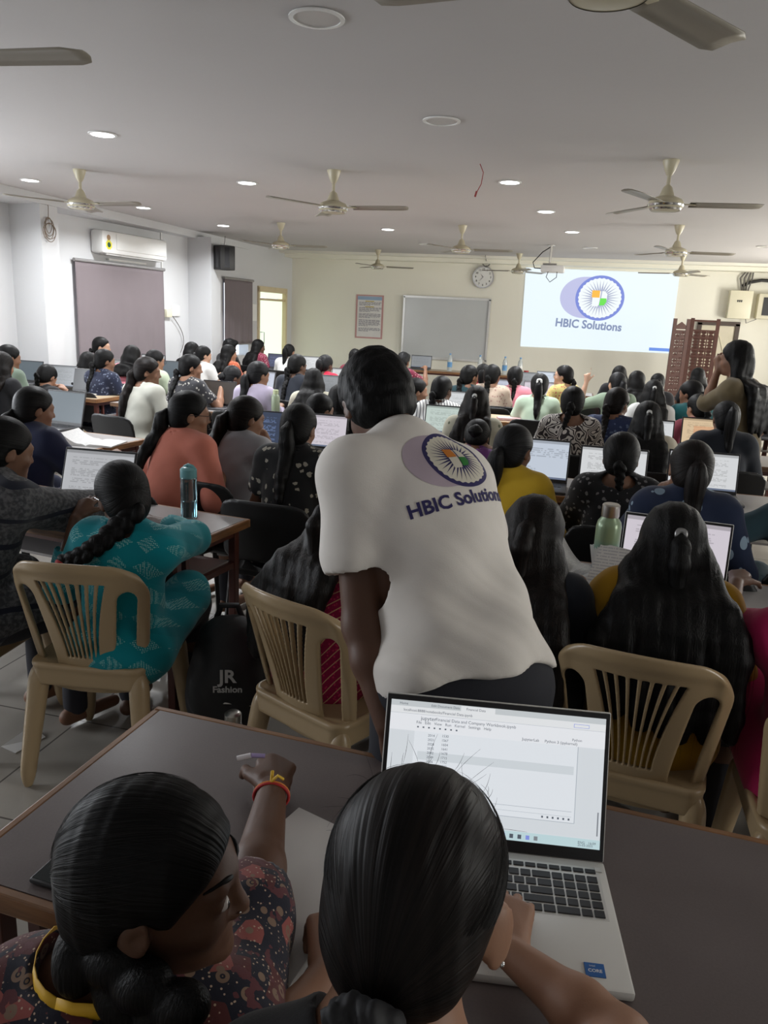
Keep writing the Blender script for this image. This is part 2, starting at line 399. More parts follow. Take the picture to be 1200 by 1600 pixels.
def head_prims(J, hs=1., man=False):
    H, R = J['H'], J['Rh']
    def w(x, y, z): return H+R@(np.array([x, y, z])*hs)
    def e(c, r, k=.02, rr=None): return E(w(*c), np.array(r)*hs, R if rr is None else R@rr, k*hs)
    P = [e((0, -.012, .03), (.074, .093, .083)), e((0, .03, -.03), (.06, .06, .078), .03), e((0, .06, -.075), (.032, .03, .028), .03),
         C(w(0, .083, .02), w(0, .104, -.022), .0065*hs, .0092*hs, .014*hs), e((-.0105, .094, -.027), (.008, .009, .007), .008), e((.0105, .094, -.027), (.008, .009, .007), .008),
         C(w(-.034, .077, .026), w(.034, .077, .026), .011*hs, .011*hs, .02*hs), e((-.036, .066, -.025), (.02, .018, .02), .02), e((.036, .066, -.025), (.02, .018, .02), .02),
         SUB(e((-.031, .096, .008), (.017, .014, .011), .012)), SUB(e((.031, .096, .008), (.017, .014, .011), .012)),
         e((-.031, .076, .007), (.016, .013, .011), .004), e((.031, .076, .007), (.016, .013, .011), .004),
         C(w(-.017, .086, -.051), w(.017, .086, -.051), .0065*hs, .0065*hs, .005*hs), C(w(-.014, .086, -.062), w(.014, .086, -.062), .0072*hs, .0072*hs, .005*hs), e((0, .083, -.088), (.019, .016, .016), .014)]
    for s in (-1, 1):
        rr = rotm((0, 0, 1), s*-.35) @ rotm((1, 0, 0), -.2)
        P += [e((s*.076, -.004, -.008), (.008, .02, .032), .006, rr), SUB(e((s*.087, .004, -.004), (.007, .011, .018), .006, rr)), e((s*.074, .008, -.012), (.008, .006, .008), .006)]
    return P
def body_prims(J, man=False, legs=True):
    A, Cc, N_, H, sp = J['A'], J['C'], J['N'], J['H'], J['sp']; L = Cc-A
    R0 = np.stack([J['r0'], nrm(np.cross(sp, J['r0'])), sp], 1); R0[:, 0] = nrm(np.cross(R0[:, 1], R0[:, 2])); R1 = np.stack([J['rt'], nrm(np.cross(sp, J['rt'])), sp], 1)
    b = 1.0 if man else .9
    P = [E(A, (.16*b, .118, .12), R0, .05), E(A+L*.33, (.125*b, .1, .13), R0, .06), E(A+L*.64, (.142*b, .103, .15), R1, .06), E(A+L*.86, (.135*b, .085, .09), R1, .05),
         C(J['SL'], J['SR'], .05, .05, .05), C(Cc+L*.0, N_+(H-N_)*.2, .058*b, .05, .04), C(N_, H-J['Rh'][:, 2]*.03-J['Rh'][:, 1]*.015, .05*b, .048*b, .03),
         C(N_-sp*.01, J['SL']*.75+N_*.25, .04, .038, .05), C(N_-sp*.01, J['SR']*.75+N_*.25, .04, .038, .05)]
    if legs:
        for q in 'LR':
            P += [C(J['hip'+q], J['knee'+q], .088, .058, .05), C(J['knee'+q], J['knee'+q]*.6+J['ank'+q]*.4, .056, .052, .03), C(J['knee'+q]*.6+J['ank'+q]*.4, J['ank'+q], .052, .034, .03),
                  C(J['ank'+q]-(J['toe'+q]-J['ank'+q])*np.array([.25, .25, 0])-UP*.045, J['toe'+q], .032, .024, .03)]
    return P, R0, R1
def arm_prims(J, q, f=1.):
    S, e, w_ = J['S'+q], J['E'+q], J['W'+q]; m = e*.65+w_*.35
    return [C(S, e, .046*f, .037*f, .03), C(e, m, .036*f, .036*f, .02), C(m, w_, .036*f, .023*f, .02)]
def torso_back(J, P, r, clear=.118, fit=.0):
    A, sp, bk = J['A'], J['sp'], -J['f0']; z = min(P[2], J['C'][2]+.03)
    c = A+sp*((z-A[2])/sp[2]); d = (P-c)@bk; hump = clear+fit-.05*min(1, max(0, (z-J['C'][2]+.04)/.1))
    return P+bk*max(0, hump+r*.4-d) if P[2] < J['C'][2]+.05 else P
def tail_path(J, T, L, sx=0., n=9, hs=1., out=.02):
    H, R = J['H'], J['Rh']; p = H+R@(np.array(T)*hs); pts = [p]; q = p-R[:, 1]*out*1.3
    for i in range(n):
        s = L*(i+1)/n; z = q-UP*s+J['r0']*sx*min(1, s/.25); pts.append(torso_back(J, z, .02))
    return pts
def disp_hair(a=.0022, f=150.):
    def g(P): return a*(.65*np.sin(P[:, 0]*f+2.5*np.sin(P[:, 2]*7))+.35*np.sin(P[:, 0]*f*1.9+P[:, 1]*40+2*np.sin(P[:, 2]*5+1)))
    return g
def hair(root, J, style, L, m, h, hs=1., sx=0., th=.0, tie=None, cap=1., ear=True, wide=1., cfit=0.):
    H, R = J['H'], J['Rh']
    def w(x, y, z): return H+R@(np.array([x, y, z])*hs)
    def e(c, r, k=.02, rr=None): return E(w(*c), np.array(r)*hs, R if rr is None else R@rr, k*hs)
    tn = {'pony': (0, -.108, .03+th), 'braid': (0, -.1, -.045+th), 'bun': (0, -.1, -.03+th), 'long': (0, -.1, .02), 'half': (0, -.104, .035+th), 'short': (0, -.1, .04)}[style]
    P = [e((0, -.012, .03), (.086*cap, .103*cap, .095*cap)), e((0, -.042, -.03), (.073, .066, .07), .03)]
    if style == 'short':
        P = [e((0, -.008, .038), (.088, .106, .1)), e((0, -.04, -.02), (.077, .072, .07), .03), e((0, .07, .09), (.06, .045, .035), .03)]
        P.append(CUT(w(0, .115, .07), R@np.array([0, .75, -.66]), .01))
    elif style in ('long', 'half'):
        P += [e((-.07, -.02, -.05), (.022, .045, .07), .03), e((.07, -.02, -.05), (.022, .045, .07), .03), e((0, -.06, -.07), (.07, .05, .08), .03), CUT(w(0, .085, .06), R@np.array([0, .88, -.47]), .01)]
    else: P.append(CUT(w(0, .082, .066), R@np.array([0, .8, -.6]), .012))
    if ear and style not in ('long', 'half'):
        for s in (-1, 1): P.append(SUB(e((s*.084, .008, -.022), (.02, .03, .036), .01)))
    def st(V):
        q = (V-H)@R; u = np.arctan2(q[:, 0], q[:, 2]-tn[2]*hs); return np.stack([.1*np.sin(u), .1*np.cos(u), q[:, 1]*1.], 1)
    def stl(V):
        q = (V-H)@R; u = np.arctan2(q[:, 0], q[:, 1]+.02); top = np.clip((q[:, 2]-.0)/.1, 0, 1)
        return np.stack([V[:, 0]*(1-top)+.1*np.sin(u)*top, V[:, 1]*(1-top)+.1*np.cos(u)*top, V[:, 2]*.25], 1)
    stv = lambda V: np.stack([V[:, 0], V[:, 1], V[:, 2]*.15], 1)
    if style in ('long', 'half'):
        n = 7; hb = H-J['f0']*.05*hs
        for i in range(n):
            x = (i-(n-1)/2)/((n-1)/2); p = w(x*.068, -.035-.03*(1-abs(x)), -.045); pts = [p]; rr = (.034+.006*random.random())*(.7+.3*wide)
            LL = L*(1-.12*random.random())*(1-.1*abs(x)); k = 8
            for j in range(k):
                s = LL*(j+1)/k; q = p-UP*s+J['r0']*(x*.045*wide*min(1, s/.2)+sx*min(1, s/.25)+.008*math.sin(j*1.3+i*2)); pts.append(torso_back(J, q, rr, .13, cfit))
            for j in range(k):
                P.append(C(pts[j], pts[j+1], rr*(1-.07*j), rr*(1-.07*(j+1)), .028))
        o = solid('hair', P, h, m, root, disp_hair(.002, 170) if h < .012 else None, stl)
        if h < .009:
            rng = np.random.RandomState(int(L*1000)+n); cu = bpy.data.curves.new('loose_strands', 'CURVE'); cu.dimensions = '3D'; cu.bevel_depth = .0007; cu.bevel_resolution = 0; cu.resolution_u = 1
            for i in range(230):
                x = rng.uniform(-1.08, 1.08); p = w(x*.068, -.035-.03*(1-abs(x)), -.045); LL = L*rng.uniform(.75, 1.12)*(1-.1*abs(x)); ph, am = rng.uniform(0, 6), rng.uniform(.002, .012); pts = []
                for j in range(3, 14):
                    s = LL*j/13; rr = (.034)*(.7+.3*wide)*(1-.5*j/13)+rng.uniform(.0, .001); q = p-UP*s+J['r0']*(x*.045*wide*min(1, s/.2)+sx*min(1, s/.25)+(x > 0)*rr*max(0, x-.6)*2-(x < 0)*rr*max(0, -x-.6)*2); q = torso_back(J, q, rr, .13, cfit)
                    pts.append(q-J['f0']*(rr*math.sqrt(max(0, 1-min(1, abs(x))**6))+.002)+J['r0']*am*math.sin(ph+j*.9)*(j/13))
                sp_ = cu.splines.new('POLY'); sp_.points.add(len(pts)-1)
                for a_, q in zip(sp_.points, pts): a_.co = (*q, 1)
                for a_, f_ in zip(sp_.points, np.linspace(1, .3, len(pts))): a_.radius = f_
            so = bpy.data.objects.new('loose_strands', cu); COL.objects.link(so); cu.materials.append(M_STRAND); so.parent = o; so['kind'] = 'stuff'
        if style == 'half':
            T = [w(0, -.11, .03), w(0, -.125, .0), w(0, -.13, -.05)]; T += [torso_back(J, T[-1]-UP*.1*(i+1), .03, .145) for i in range(2)]
            solid('tied_lock', [C(T[i], T[i+1], (.014, .024, .026, .02)[i], (.024, .026, .02, .01)[i], .02) for i in range(4)], h, m, o, None, stv)
    else:
        dd = (lambda P: .004*wob(P, 60)+.0025*wob(P, 140)) if style == 'short' else (disp_hair(.0009, 200) if h < .006 else None)
        o = solid('hair', P, h, m, root, dd, st if style != 'short' else stv)
    if style == 'pony':
        pts = tail_path(J, tn, L, sx, 8, hs); nn = len(pts)
        Q = [C(pts[i], pts[i+1], *[(.014, .03, .036, .036, .034, .031, .027, .021, .009)[min(8, round(j*8/(nn-1)))]*hs for j in (i, i+1)], .02) for i in range(nn-1)]
        solid('ponytail', Q, h, m, o, disp_hair(.003, 130), stv)
    if style == 'braid':
        pts = tail_path(J, tn, L, sx, 40, hs); Q = []; acc = 0; side = 1; nx = 0; tot = sum(np.linalg.norm(pts[i+1]-pts[i]) for i in range(40))
        for i in range(40):
            seg = np.linalg.norm(pts[i+1]-pts[i]); acc += seg
            if acc >= nx:
                d = nrm(pts[i+1]-pts[i]); lat = nrm(np.cross(d, J['f0'])); b2 = np.cross(lat, d); f = (1-.45*acc/tot)*hs
                rr = np.stack([lat, b2, d], 1) @ rotm((0, 1, 0), side*.6); Q.append(E(pts[i]+lat*side*.0115*f, np.array((.02, .019, .03))*f, rr, .004)); side = -side; nx += .021*f
        Q.append(C(pts[-1], pts[-1]-UP*.05, .012, .004, .008))
        solid('braid', Q, min(h, .008), m, o, None, stv)
        if tie is not None: solid('hair_tie', [E(pts[-2], (.0165, .0165, .013), None, .002)], .004, tie, o)
    if style == 'bun':
        c = w(tn[0]+sx, -.118, tn[2]); Q = [E(c, (.046*hs, .036*hs, .042*hs), R, .01), C(w(0, -.09, tn[2]), c, .03, .03, .02)]
        solid('bun', Q, min(h, .009), m, o, lambda P: .003*np.sin(60*np.linalg.norm(P-c, axis=1)*1.6+4*np.arctan2(P[:, 0]-c[0], P[:, 2]-c[2])), stv)
    if style in ('pony', 'bun', 'half') and tie is not None:
        c = w(0, tn[1]-.012, tn[2]); a = R
        rg = .012 if style == 'half' else .02; V = [c+a@(np.array([math.cos(t)*rg, 0, math.sin(t)*rg])*hs) for t in np.linspace(0, 2*math.pi, 13)[:-1]]
        solid('hair_tie', [C(V[i], V[(i+1) % 12], (.0085 if rg > .015 else .0055)*(1+.3*math.sin(i*2.1))*hs, None, .006) for i in range(12)], .0045 if h < .01 else .007, tie, o)
    return o
def clothes(root, J, m, h, sleeve='short', fit=.011, neck=(.078, .085, .05), kurta=True, man=False, fold=.004, hem=None, dispf=None, seed=0., nape=0, hemcut=None):
    A, Cc, N_, sp = J['A'], J['C'], J['N'], J['sp']; P, R0, R1 = body_prims(J, man, False); out = []
    for p in P[:6]+P[7:]:
        if p is P[5]: continue
        if p[0] == 'E': out.append(E(p[1], p[2]+fit, p[3], p[4]+.01))
        else: out.append(C(p[1], p[2], p[3]+fit, p[4]+fit, p[5]+.01))
    if kurta:
        out.append(E(A-sp*.02, (.158, .118, .13), R0, .05))
        for q in 'LR': out.append(C(J['hip'+q], J['hip'+q]*.35+J['knee'+q]*.8, .104, .092, .05))
    cuts = []
    for q in 'LR':
        S, e, w_ = J['S'+q], J['E'+q], J['W'+q]; fl = fit+.004
        ue = {'short': .62, 'half': .5, 'none': .0}.get(sleeve, 1.)
        if ue > 0: out.append(C(S, S+(e-S)*ue, .05+fl, .043+fl*(1.3 if sleeve in ('short', 'half') else 1), .035))
        fe = {'elbow': .2, '34': .55, 'long': .94}.get(sleeve, 0)
        if fe: out += [C(e, e+(w_-e)*fe, .04+fl, (.037-.012*fe)+fl*.9, .03)]
        end = (S+(e-S)*ue) if not fe else e+(w_-e)*fe; dr = nrm(e-S) if not fe else nrm(w_-e)
        if ue > 0: cuts.append(SUB(C(end+dr*.03, end+dr*.10, .062, .07, .004)))
    if sleeve == 'half': cuts = [SUB(E(J['S'+q]*.5+J['E'+q]*.5+nrm(J['E'+q]-J['S'+q])*.075, (.09, .09, .06), np.stack([nrm(np.cross(nrm(J['E'+q]-J['S'+q]), J['f0'])), nrm(np.cross(nrm(J['E'+q]-J['S'+q]), nrm(np.cross(nrm(J['E'+q]-J['S'+q]), J['f0'])))), nrm(J['E'+q]-J['S'+q])], 1), .004)) for q in 'LR']
    out += cuts
    nc = N_+J['fw']*.012-sp*.005
    out.append(SUB(E(nc+(-J['f0']*nape), np.array(neck), R1, .01)))
    if hem is not None: out.append(hem)
    if hemcut is not None: out.append(CUT(hemcut[0], hemcut[1], .003))
    dsp = dispf or (lambda V: fold*wob(V, 17, seed)+fold*.5*wob(V, 43, seed+2)) if fold or dispf else None
    return solid('kurta' if kurta else 'shirt', out, h, m, root, dsp)
def trousers(root, J, m, h, fit=.006):
    P = [E(J['A']-UP*.01, (.148+fit, .115+fit, .115), np.stack([J['r0'], J['f0'], UP], 1), .04)]
    for q in 'LR': P += [C(J['hip'+q], J['knee'+q], .09+fit, .062+fit, .04), C(J['knee'+q], J['ank'+q], .058+fit, .045+fit*.7, .03)]
    P.append(CUT((J['A'])+J['sp']*.09, J['sp'])); 
    return solid('trousers', P, h, m, root, lambda V: .004*wob(V, 20))
def ribbon(name, pts, hgt, m, parent, thick=.0015):
    bm = bmesh.new(); rows = []
    for p, n in pts: rows.append((bm.verts.new(Vector(p)-Vector(hgt)*.5), bm.verts.new(Vector(p)+Vector(hgt)*.5)))
    for i in range(len(rows)-1): bm.faces.new((rows[i][0], rows[i+1][0], rows[i+1][1], rows[i][1]))
    me = bpy.data.meshes.new(name); bm.to_mesh(me); bm.free(); o = link(name, me, m, parent, True)
    s = o.modifiers.new('thickness', 'SOLIDIFY'); s.thickness = thick; s.offset = 1; return o
def lanyard(root, J, m, w=.014, big=0):
    N_, sp, fw, rt = J['N'], J['sp'], J['fw'], J['rt']; pts = []
    for i in range(25):
        t = -math.pi/2+2*math.pi*i/24; c, s = math.cos(t), math.sin(t)
        p = N_+rt*c*(.066+big)+fw*(.012+s*(.064+big))+sp*(.006-.05*max(0, s)-.012*abs(c)); pts.append((p, 0))
    return ribbon('lanyard', pts, sp*w, m, root)
def glasses(root, J, m, hs=1.):
    H, R = J['H'], J['Rh']; mb = MB()
    for s in (-1, 1):
        c = np.array([s*.032, .1, .008]); mb.tube([H+R@(c+np.array([math.cos(t)*.024, 0, math.sin(t)*.02])) for t in np.linspace(0, 2*math.pi, 17)], .0018, 6, False)
        mb.tube([H+R@np.array([s*.056, .098, .012]), H+R@np.array([s*.078, .05, .012]), H+R@np.array([s*.083, -.01, .005])], .0016, 6)
    mb.tube([H+R@np.array([-.008, .103, .01]), H+R@np.array([.008, .103, .01])], .0016, 6)
    return mb.build('glasses', m, root)
def eyes(root, J, hs=1.):
    H, R = J['H'], J['Rh']
    for s in (-1, 1):
        c = H+R@(np.array([s*.031, .0805, .007])*hs)
        o = solid('eye', [E(c, (.0125*hs, .0105*hs, .0075*hs), R, 0)], .0018, M_EYE, root)
        solid('iris', [E(c+R@np.array([0, .0085*hs, -.001]), (.0052*hs, .0028*hs, .0052*hs), R, 0)], .0012, M_IRIS, o)
        V = [H+R@(np.array([s*(.014+.036*t), .0888-.026*t*t, .031+.008*math.sin(t*2.6)])*hs) for t in np.linspace(0, 1, 7)]
        MB().tube(V, .003, 6, taper=[.002, .0032, .0034, .003, .0026, .002, .001]).build('eyebrow', H_BLACK, root, True)
M_STRAND = plain('loose_hair_strand', (.006, .0048, .0045), .5, spec=.2, var=0)
M_EYE = plain('eye_white', (.55, .5, .46), .25, var=0); M_IRIS = plain('dark_iris', (.012, .007, .005), .15, var=0)
M_LANY = plain('yellow_lanyard_ribbon', (.72, .42, .02), .6); M_FRAME = plain('dark_spectacle_frame', (.02, .018, .018), .3); M_GOLD = plain('gold', (.75, .5, .15), .3, 1)
M_BLKTIE = plain('black_hair_band', (.008, .008, .01), .7); M_WHTIE = plain('pale_hair_band', (.6, .6, .58), .6); M_REDTIE = plain('red_hair_band', (.35, .02, .02), .7)
M_PANTS = plain('dark_trouser_cloth', (.018, .018, .025), .85)
def figure(who, root_xy, J, top, skinm, h=.012, style='pony', L=.3, sleeve='short', hm=None, hs=1., sx=0, th=0, tie=None, man=False, kurta=True,
           ext='', pants=None, hands=None, cap=1., fit=.011, neck=(.078, .085, .05), fold=.004, hem=None, pose=None, hh=None, nape=0, ear=True, extra=None, seed=None, wide=1., dispf=None, armf=1., hsc=.95, hemcut=None):
    root = empty('person', (root_xy[0], root_xy[1], 0), 0, who, 'person')
    af = 1.12 if man else armf; P, _, _ = body_prims(J, man); P += arm_prims(J, 'L', af)+arm_prims(J, 'R', af)
    hd = hands or {}
    for q, s in (('L', -1), ('R', 1)):
        d = nrm(J['W'+q]-J['E'+q]); o = dict(d=nrm(d*np.array([1, 1, .3])), n=UP, curl=28); o.update(hd.get(q, {}))
        sc = hsc*(1.08 if man else 1)
        dd, nn = nrm(o['d']), np.asarray(o['n'], float)
        # the thumb lies towards the body's midline when the palm faces down
        P += hand_prims(J['W'+q]+dd*.012, dd, nn, o.get('s', -s), o['curl'], sc, o.get('thumb', (.7, .5)), spread=o.get('spread', 1.))
    P += head_prims(J, hs, man)
    if extra: P += extra
    seed = random.random()*30 if seed is None else seed
    solid('body', P, h, skinm, root)
    clothes(root, J, top, max(h*.9, .006) if h < .009 else h, sleeve, fit, kurta=kurta, man=man, fold=fold, neck=neck, hem=hem, seed=seed, nape=nape, dispf=dispf, hemcut=hemcut)
    trousers(root, J, pants or M_PANTS, max(h, .012), .022 if man else .006)
    hair(root, J, style, L, hm or H_BLACK, hh or h, hs, sx, th, tie, cap=cap, ear=ear, wide=wide, cfit=max(0, fit-.011))
    if 'l' in ext: lanyard(root, J, M_LANY)
    if 'g' in ext: glasses(root, J, M_FRAME)
    if 'e' in ext: eyes(root, J, hs)
    return root
# ------------------------------------------------------------------ room shell
ZC = 2.78; YB = 15.0
def wallmat(name, c, r=.75):
    m, n, c = base(name, c, r, spec=.25); co = n.coord(); f = n.noise(co, .7, 4); n.col(n.mix(f, tuple(x*.94 for x in c), tuple(min(1, x*1.04) for x in c)))
    n.bump(n.noise(co, 14, 4), .12, .01); return m
M_WALL = wallmat('white_wall_paint', (.60, .605, .615)); M_WALLB = wallmat('cream_wall_paint', (.86, .84, .74)); M_CEIL = wallmat('ceiling_paint', (.55, .53, .525))
m, n, c = base('floor_tiles', (.34, .32, .29), .25); x, y, z = n.sep(n.coord())
g = ((x*1.64).fract() < .012).mx((y*1.64).fract() < .012); f = n.noise(n.coord(), 3, 5)
n.col(n.mix(g, n.mix(f, (.30, .28, .25), (.42, .395, .355)), (.12, .11, .10))); M_FLOOR = m
def struct(name, mb, m, parent=None):
    o = mb.build(name, m, parent)
    if parent is None: o['kind'] = 'structure'
    return o
XR = 4.1
struct('floor', MB().box((-1.2, 6.5, -.05), (13.5, 18, .1)), M_FLOOR)
struct('ceiling', MB().box((-1.2, 6.5, ZC+.05), (13.5, 18, .1)), M_CEIL)
struct('wall_back', MB().box((-.8, YB+.1, 1.4), (11, .2, 2.9)), M_WALLB)
struct('wall_front', MB().box((-1.2, -2.3, 1.4), (13, .2, 2.9)), M_WALL)
# left wall: runs slightly askew to the rows of desks
WA = np.array([-6.37, 8.61, 0]); WB = np.array([-5.75, 15, 0]); WD = nrm(WB-WA); WN = np.array([WD[1], -WD[0], 0])
WR = math.atan2(WD[1], WD[0])-R90
def wl(px, py, off=0.):
    q = ray(px, py); t = ((WA+WN*off-O0)@WN)/(q@WN); return O0+q*t
def onwall(s, z, off=0.): return WA+WD*s+WN*off+UP*z   # s metres along the left wall from the first bay
def wbox(mb, s0, s1, z0, z1, o0, o1, bev=0):
    c = WA+WD*(s0+s1)/2+WN*(o0+o1)/2; c[2] = (z0+z1)/2
    return mb.box(c, (o1-o0, s1-s0, z1-z0), Matrix.Rotation(WR, 3, 'Z'), bev)
def sof(p): return float((p-WA)@WD)
mb = MB()
b0, b1 = sof(wl(112, 405)), sof(wl(251, 422)); c0, c1 = sof(wl(347, 434)), sof(wl(391, 440)); d0, d1 = sof(wl(402, 450)), sof(wl(447, 455))
segs = [(-11.2, -8.2), ('w', -8.2, -6.8), (-6.8, -4.9), ('w', -4.9, -3.4), (-3.4, b0+.1), ('b', b0+.1, b1-.1), (b1-.1, c0+.06), ('b', c0+.06, c1-.06), (c1-.06, d0), ('d', d0, d1), (d1, 6.8)]
for s in segs:
    if s[0] == 'w': wbox(mb, s[1], s[2], 0, .75, -.2, 0); wbox(mb, s[1], s[2], 2.4, 2.85, -.2, 0)
    elif s[0] == 'b': wbox(mb, s[1], s[2], 0, .85, -.2, 0); wbox(mb, s[1], s[2], 2.08, 2.85, -.2, 0)
    elif s[0] == 'd': wbox(mb, s[1], s[2], 2.06, 2.85, -.2, 0)
    else: wbox(mb, s[0], s[1], 0, 2.85, -.2, 0)
struct('wall_left', mb, M_WALL)
mb = MB()
for a, b in ((-2.4, .6), (1.8, 5.5), (6.9, 8.9), (10.3, 11.9), (13.3, 15.2)): mb.box((XR+.1, (a+b)/2, 1.4), (.2, b-a, 2.9))
for a, b in ((.6, 1.8), (5.5, 6.9), (8.9, 10.3), (11.9, 13.3)): mb.box((XR+.1, (a+b)/2, .35), (.2, b-a, .75)); mb.box((XR+.1, (a+b)/2, 2.65), (.2, b-a, .5))
struct('wall_right', mb, M_WALL)
# columns standing out of the left wall, the cornice beams
mb = MB(); wbox(mb, -.72, -.45, 0, 2.7, 0, .44); struct('trim_1', mb, M_WALL)
mb = MB(); wbox(mb, 2.80, 3.07, 0, 2.7, 0, .42); struct('trim_2', mb, M_WALL)
mb = MB(); pA = np.array([-5.96, 5.5]); pB = np.array([-5.75, 15.]); 
mb.poly([(-7.0, 5.5, 2.68), (-7, -2.2, 2.68), (-6.1, -2.2, 2.68), (-5.98, 5.5, 2.68), (-5.9, 14.7, 2.68), (-6.3, 15, 2.68)], (0, 0, .12)); struct('trim_3', mb, M_WALL)
mb = MB(); mb.box((-.8, 14.83, 2.735), (10.2, .34, .13)); mb.box((-.8, 14.55, 2.76), (10.2, .25, .05)); struct('trim_4', mb, M_WALLB)
# near window frames in the left and right wall openings
M_ALU = plain('window_frame_aluminium', (.35, .35, .36), .4, .6); M_PANE = plain('window_glass', (1, 1, 1), .02, var=0, trans=1)
wi = 1
for s0, s1 in ((-8.2, -6.8), (-4.9, -3.4)):
    mb = MB()
    for a, b, z0, z1 in ((s0, s1, .75, .8), (s0, s1, 2.35, 2.4), (s0, s0+.05, .8, 2.35), (s1-.05, s1, .8, 2.35), ((s0+s1)/2-.025, (s0+s1)/2+.025, .8, 2.35)): wbox(mb, a, b, z0, z1, -.12, -.06)
    struct('window_%d' % wi, mb, M_ALU); wi += 1
for s0, s1 in ((.6, 1.8), (5.5, 6.9), (8.9, 10.3), (11.9, 13.3)):
    mb = MB(); yc = (s0+s1)/2
    for a, b, z0, z1 in ((s0, s1, .72, .77), (s0, s1, 2.35, 2.4), (s0, s0+.05, .77, 2.35), (s1-.05, s1, .77, 2.35), (yc-.025, yc+.025, .77, 2.35)): mb.box((XR+.1, (a+b)/2, (z0+z1)/2), (.06, b-a, z1-z0))
    struct('window_%d' % wi, mb, M_ALU); wi += 1
# roller blinds over the two far windows
M_BLIND = plain('taupe_blind_fabric', (.185, .155, .165), .8, sc=2); M_BRAIL = plain('blind_rail_metal', (.30, .29, .29), .4, .3)
def blind(s0, s1, z0, z1, lab):
    r = empty('roller_blind', tuple(onwall((s0+s1)/2, 0, .04)), 0, lab, 'blind', None); L = Matrix.Translation(-r.location)
    bm = bmesh.new(); n, k = 48, 16; g = []
    for i in range(n+1):
        s = s0+(s1-s0)*i/n; g.append([bm.verts.new(Vector(onwall(s, z1+(z0-z1)*j/k, .045+.010*math.sin(i*.55+.5*math.sin(j*.4))*(j/k)**1.2+.005*math.sin(i*1.3)*(j/k)))) for j in range(k+1)])
    for i in range(n):
        for j in range(k): bm.faces.new((g[i][j], g[i+1][j], g[i+1][j+1], g[i][j+1]))
    me = bpy.data.meshes.new('blind_fabric'); bm.to_mesh(me); bm.free(); me.transform(L); o = link('blind_fabric', me, M_BLIND, r, True); sd = o.modifiers.new('thickness', 'SOLIDIFY'); sd.thickness = .002
    for nm, z, rr in (('roller_tube', z1, .022), ('bottom_bar', z0, .012)):
        mb = MB(); mb.tube([onwall(s0-.02, z, .05), onwall(s1+.02, z, .05)], rr, 10); bmesh.ops.transform(mb.bm, matrix=L, verts=mb.bm.verts); mb.build(nm, M_BRAIL, r, True)
blind(b0, b1, .82, 2.16, 'wide taupe roller blind pulled down below the air conditioner')
blind(c0, c1, 1.05, 2.15, 'narrow taupe roller blind between the black speaker and the glass door')
M_DOORF = plain('cream_door_frame', (.62, .52, .33), .5); M_DGLASS, n, c = base('frosted_glass_glow', (.75, .86, .72), .35, em=.33)  # door glass emits its own glow in place of daylight behind it
mb = MB(); wbox(mb, d0, d0+.06, 0, 2.06, -.14, .03); wbox(mb, d1-.06, d1, 0, 2.06, -.14, .03); wbox(mb, d0, d1, 1.98, 2.08, -.14, .03); wbox(mb, d0, d1, 1.83, 1.87, -.08, .0)
dr = struct('door_1', mb, M_DOORF)
mb = MB(); wbox(mb, d0+.06, d1-.06, .02, 1.83, -.07, -.05); wbox(mb, d0+.06, d1-.06, 1.88, 1.98, -.07, -.05); mb.build('glass_panel', M_DGLASS, dr)
mb = MB(); mb.tube([onwall(d0+.22, 1.05, -.05), onwall(d0+.22, 1.05, .03), onwall(d0+.22, 1.25, .03), onwall(d0+.22, 1.25, -.05)], .008, 8); mb.build('door_handle', M_ALU, dr, True)
# ------------------------------------------------------------------ fittings on the left wall
M_WPL = plain('white_plastic', (.78, .78, .76), .35, var=.03); M_CPL = plain('cream_plastic', (.72, .68, .52), .45, var=.05); M_DPL = plain('black_plastic', (.012, .012, .013), .45, var=.05)
M_WIRE = plain('grey_cable', (.14, .13, .12), .6); M_BWIRE = plain('tan_wire', (.20, .15, .11), .6); M_CHROME = plain('chrome', (.7, .7, .68), .18, 1, var=0); M_STEEL = plain('brushed_steel', (.5, .48, .44), .35, 1)
a0, a1 = sof(wl(141, 392))-.0, sof(wl(250, 385))-.1; zt = 2.56; r = empty('air_conditioner', (0, 0, 0), 0, 'white split air conditioner mounted above the wide taupe blind', 'air conditioner')
mb = MB(); wbox(mb, a0, a1, 2.27, zt, .0, .2, .04); mb.build('casing', M_WPL, r, True)
mb = MB(); wbox(mb, a0+.27, a1-.05, 2.33, zt-.03, .2, .212, .008); mb.build('front_panel', M_WPL, r, True)
mb = MB(); wbox(mb, a0+.1, a1-.1, 2.255, 2.275, .06, .17); mb.build('louver', plain('grey_louver', (.45, .45, .44), .5), r)
for nm, s, z, c_, rr in (('round_sticker', .12, 2.47, (.35, .22, .12), .035), ('star_rating_sticker', .12, 2.38, (.75, .68, .05), .055), ('sticker_centre', .12, 2.38, (.02, .09, .05), .032)):
    mb = MB(); q = onwall(a0+s, z, .201+(.002 if 'centre' in nm else 0)); k = 16
    mb.poly([tuple(q+(WD*math.cos(t)+UP*math.sin(t))*rr*(1.15 if ('star' in nm and i % 2) else 1)) for i, t in enumerate(np.linspace(0, 2*math.pi, k+1)[:-1])], tuple(WN*.002)); mb.build(nm, plain(nm, c_, .5), r)
mb = MB(); wbox(mb, a0+.3, a1-.3, 2.20, 2.225, .0, .05); tag(mb.build('wall_conduit', M_WPL), 'short white conduit channel just under the air conditioner', 'conduit')
mb = MB(); s = sof(wl(252, 422)); mb.tube([onwall(s, 2.68, .012), onwall(s, 1.58, .012)], .012, 6); tag(mb.build('wall_conduit', M_WPL), 'thin white vertical conduit running down right of the wide blind', 'conduit')
r = empty('switch_board', (0, 0, 0), 0, 'cream socket box with dangling grey cord right of the wide blind', 'socket')
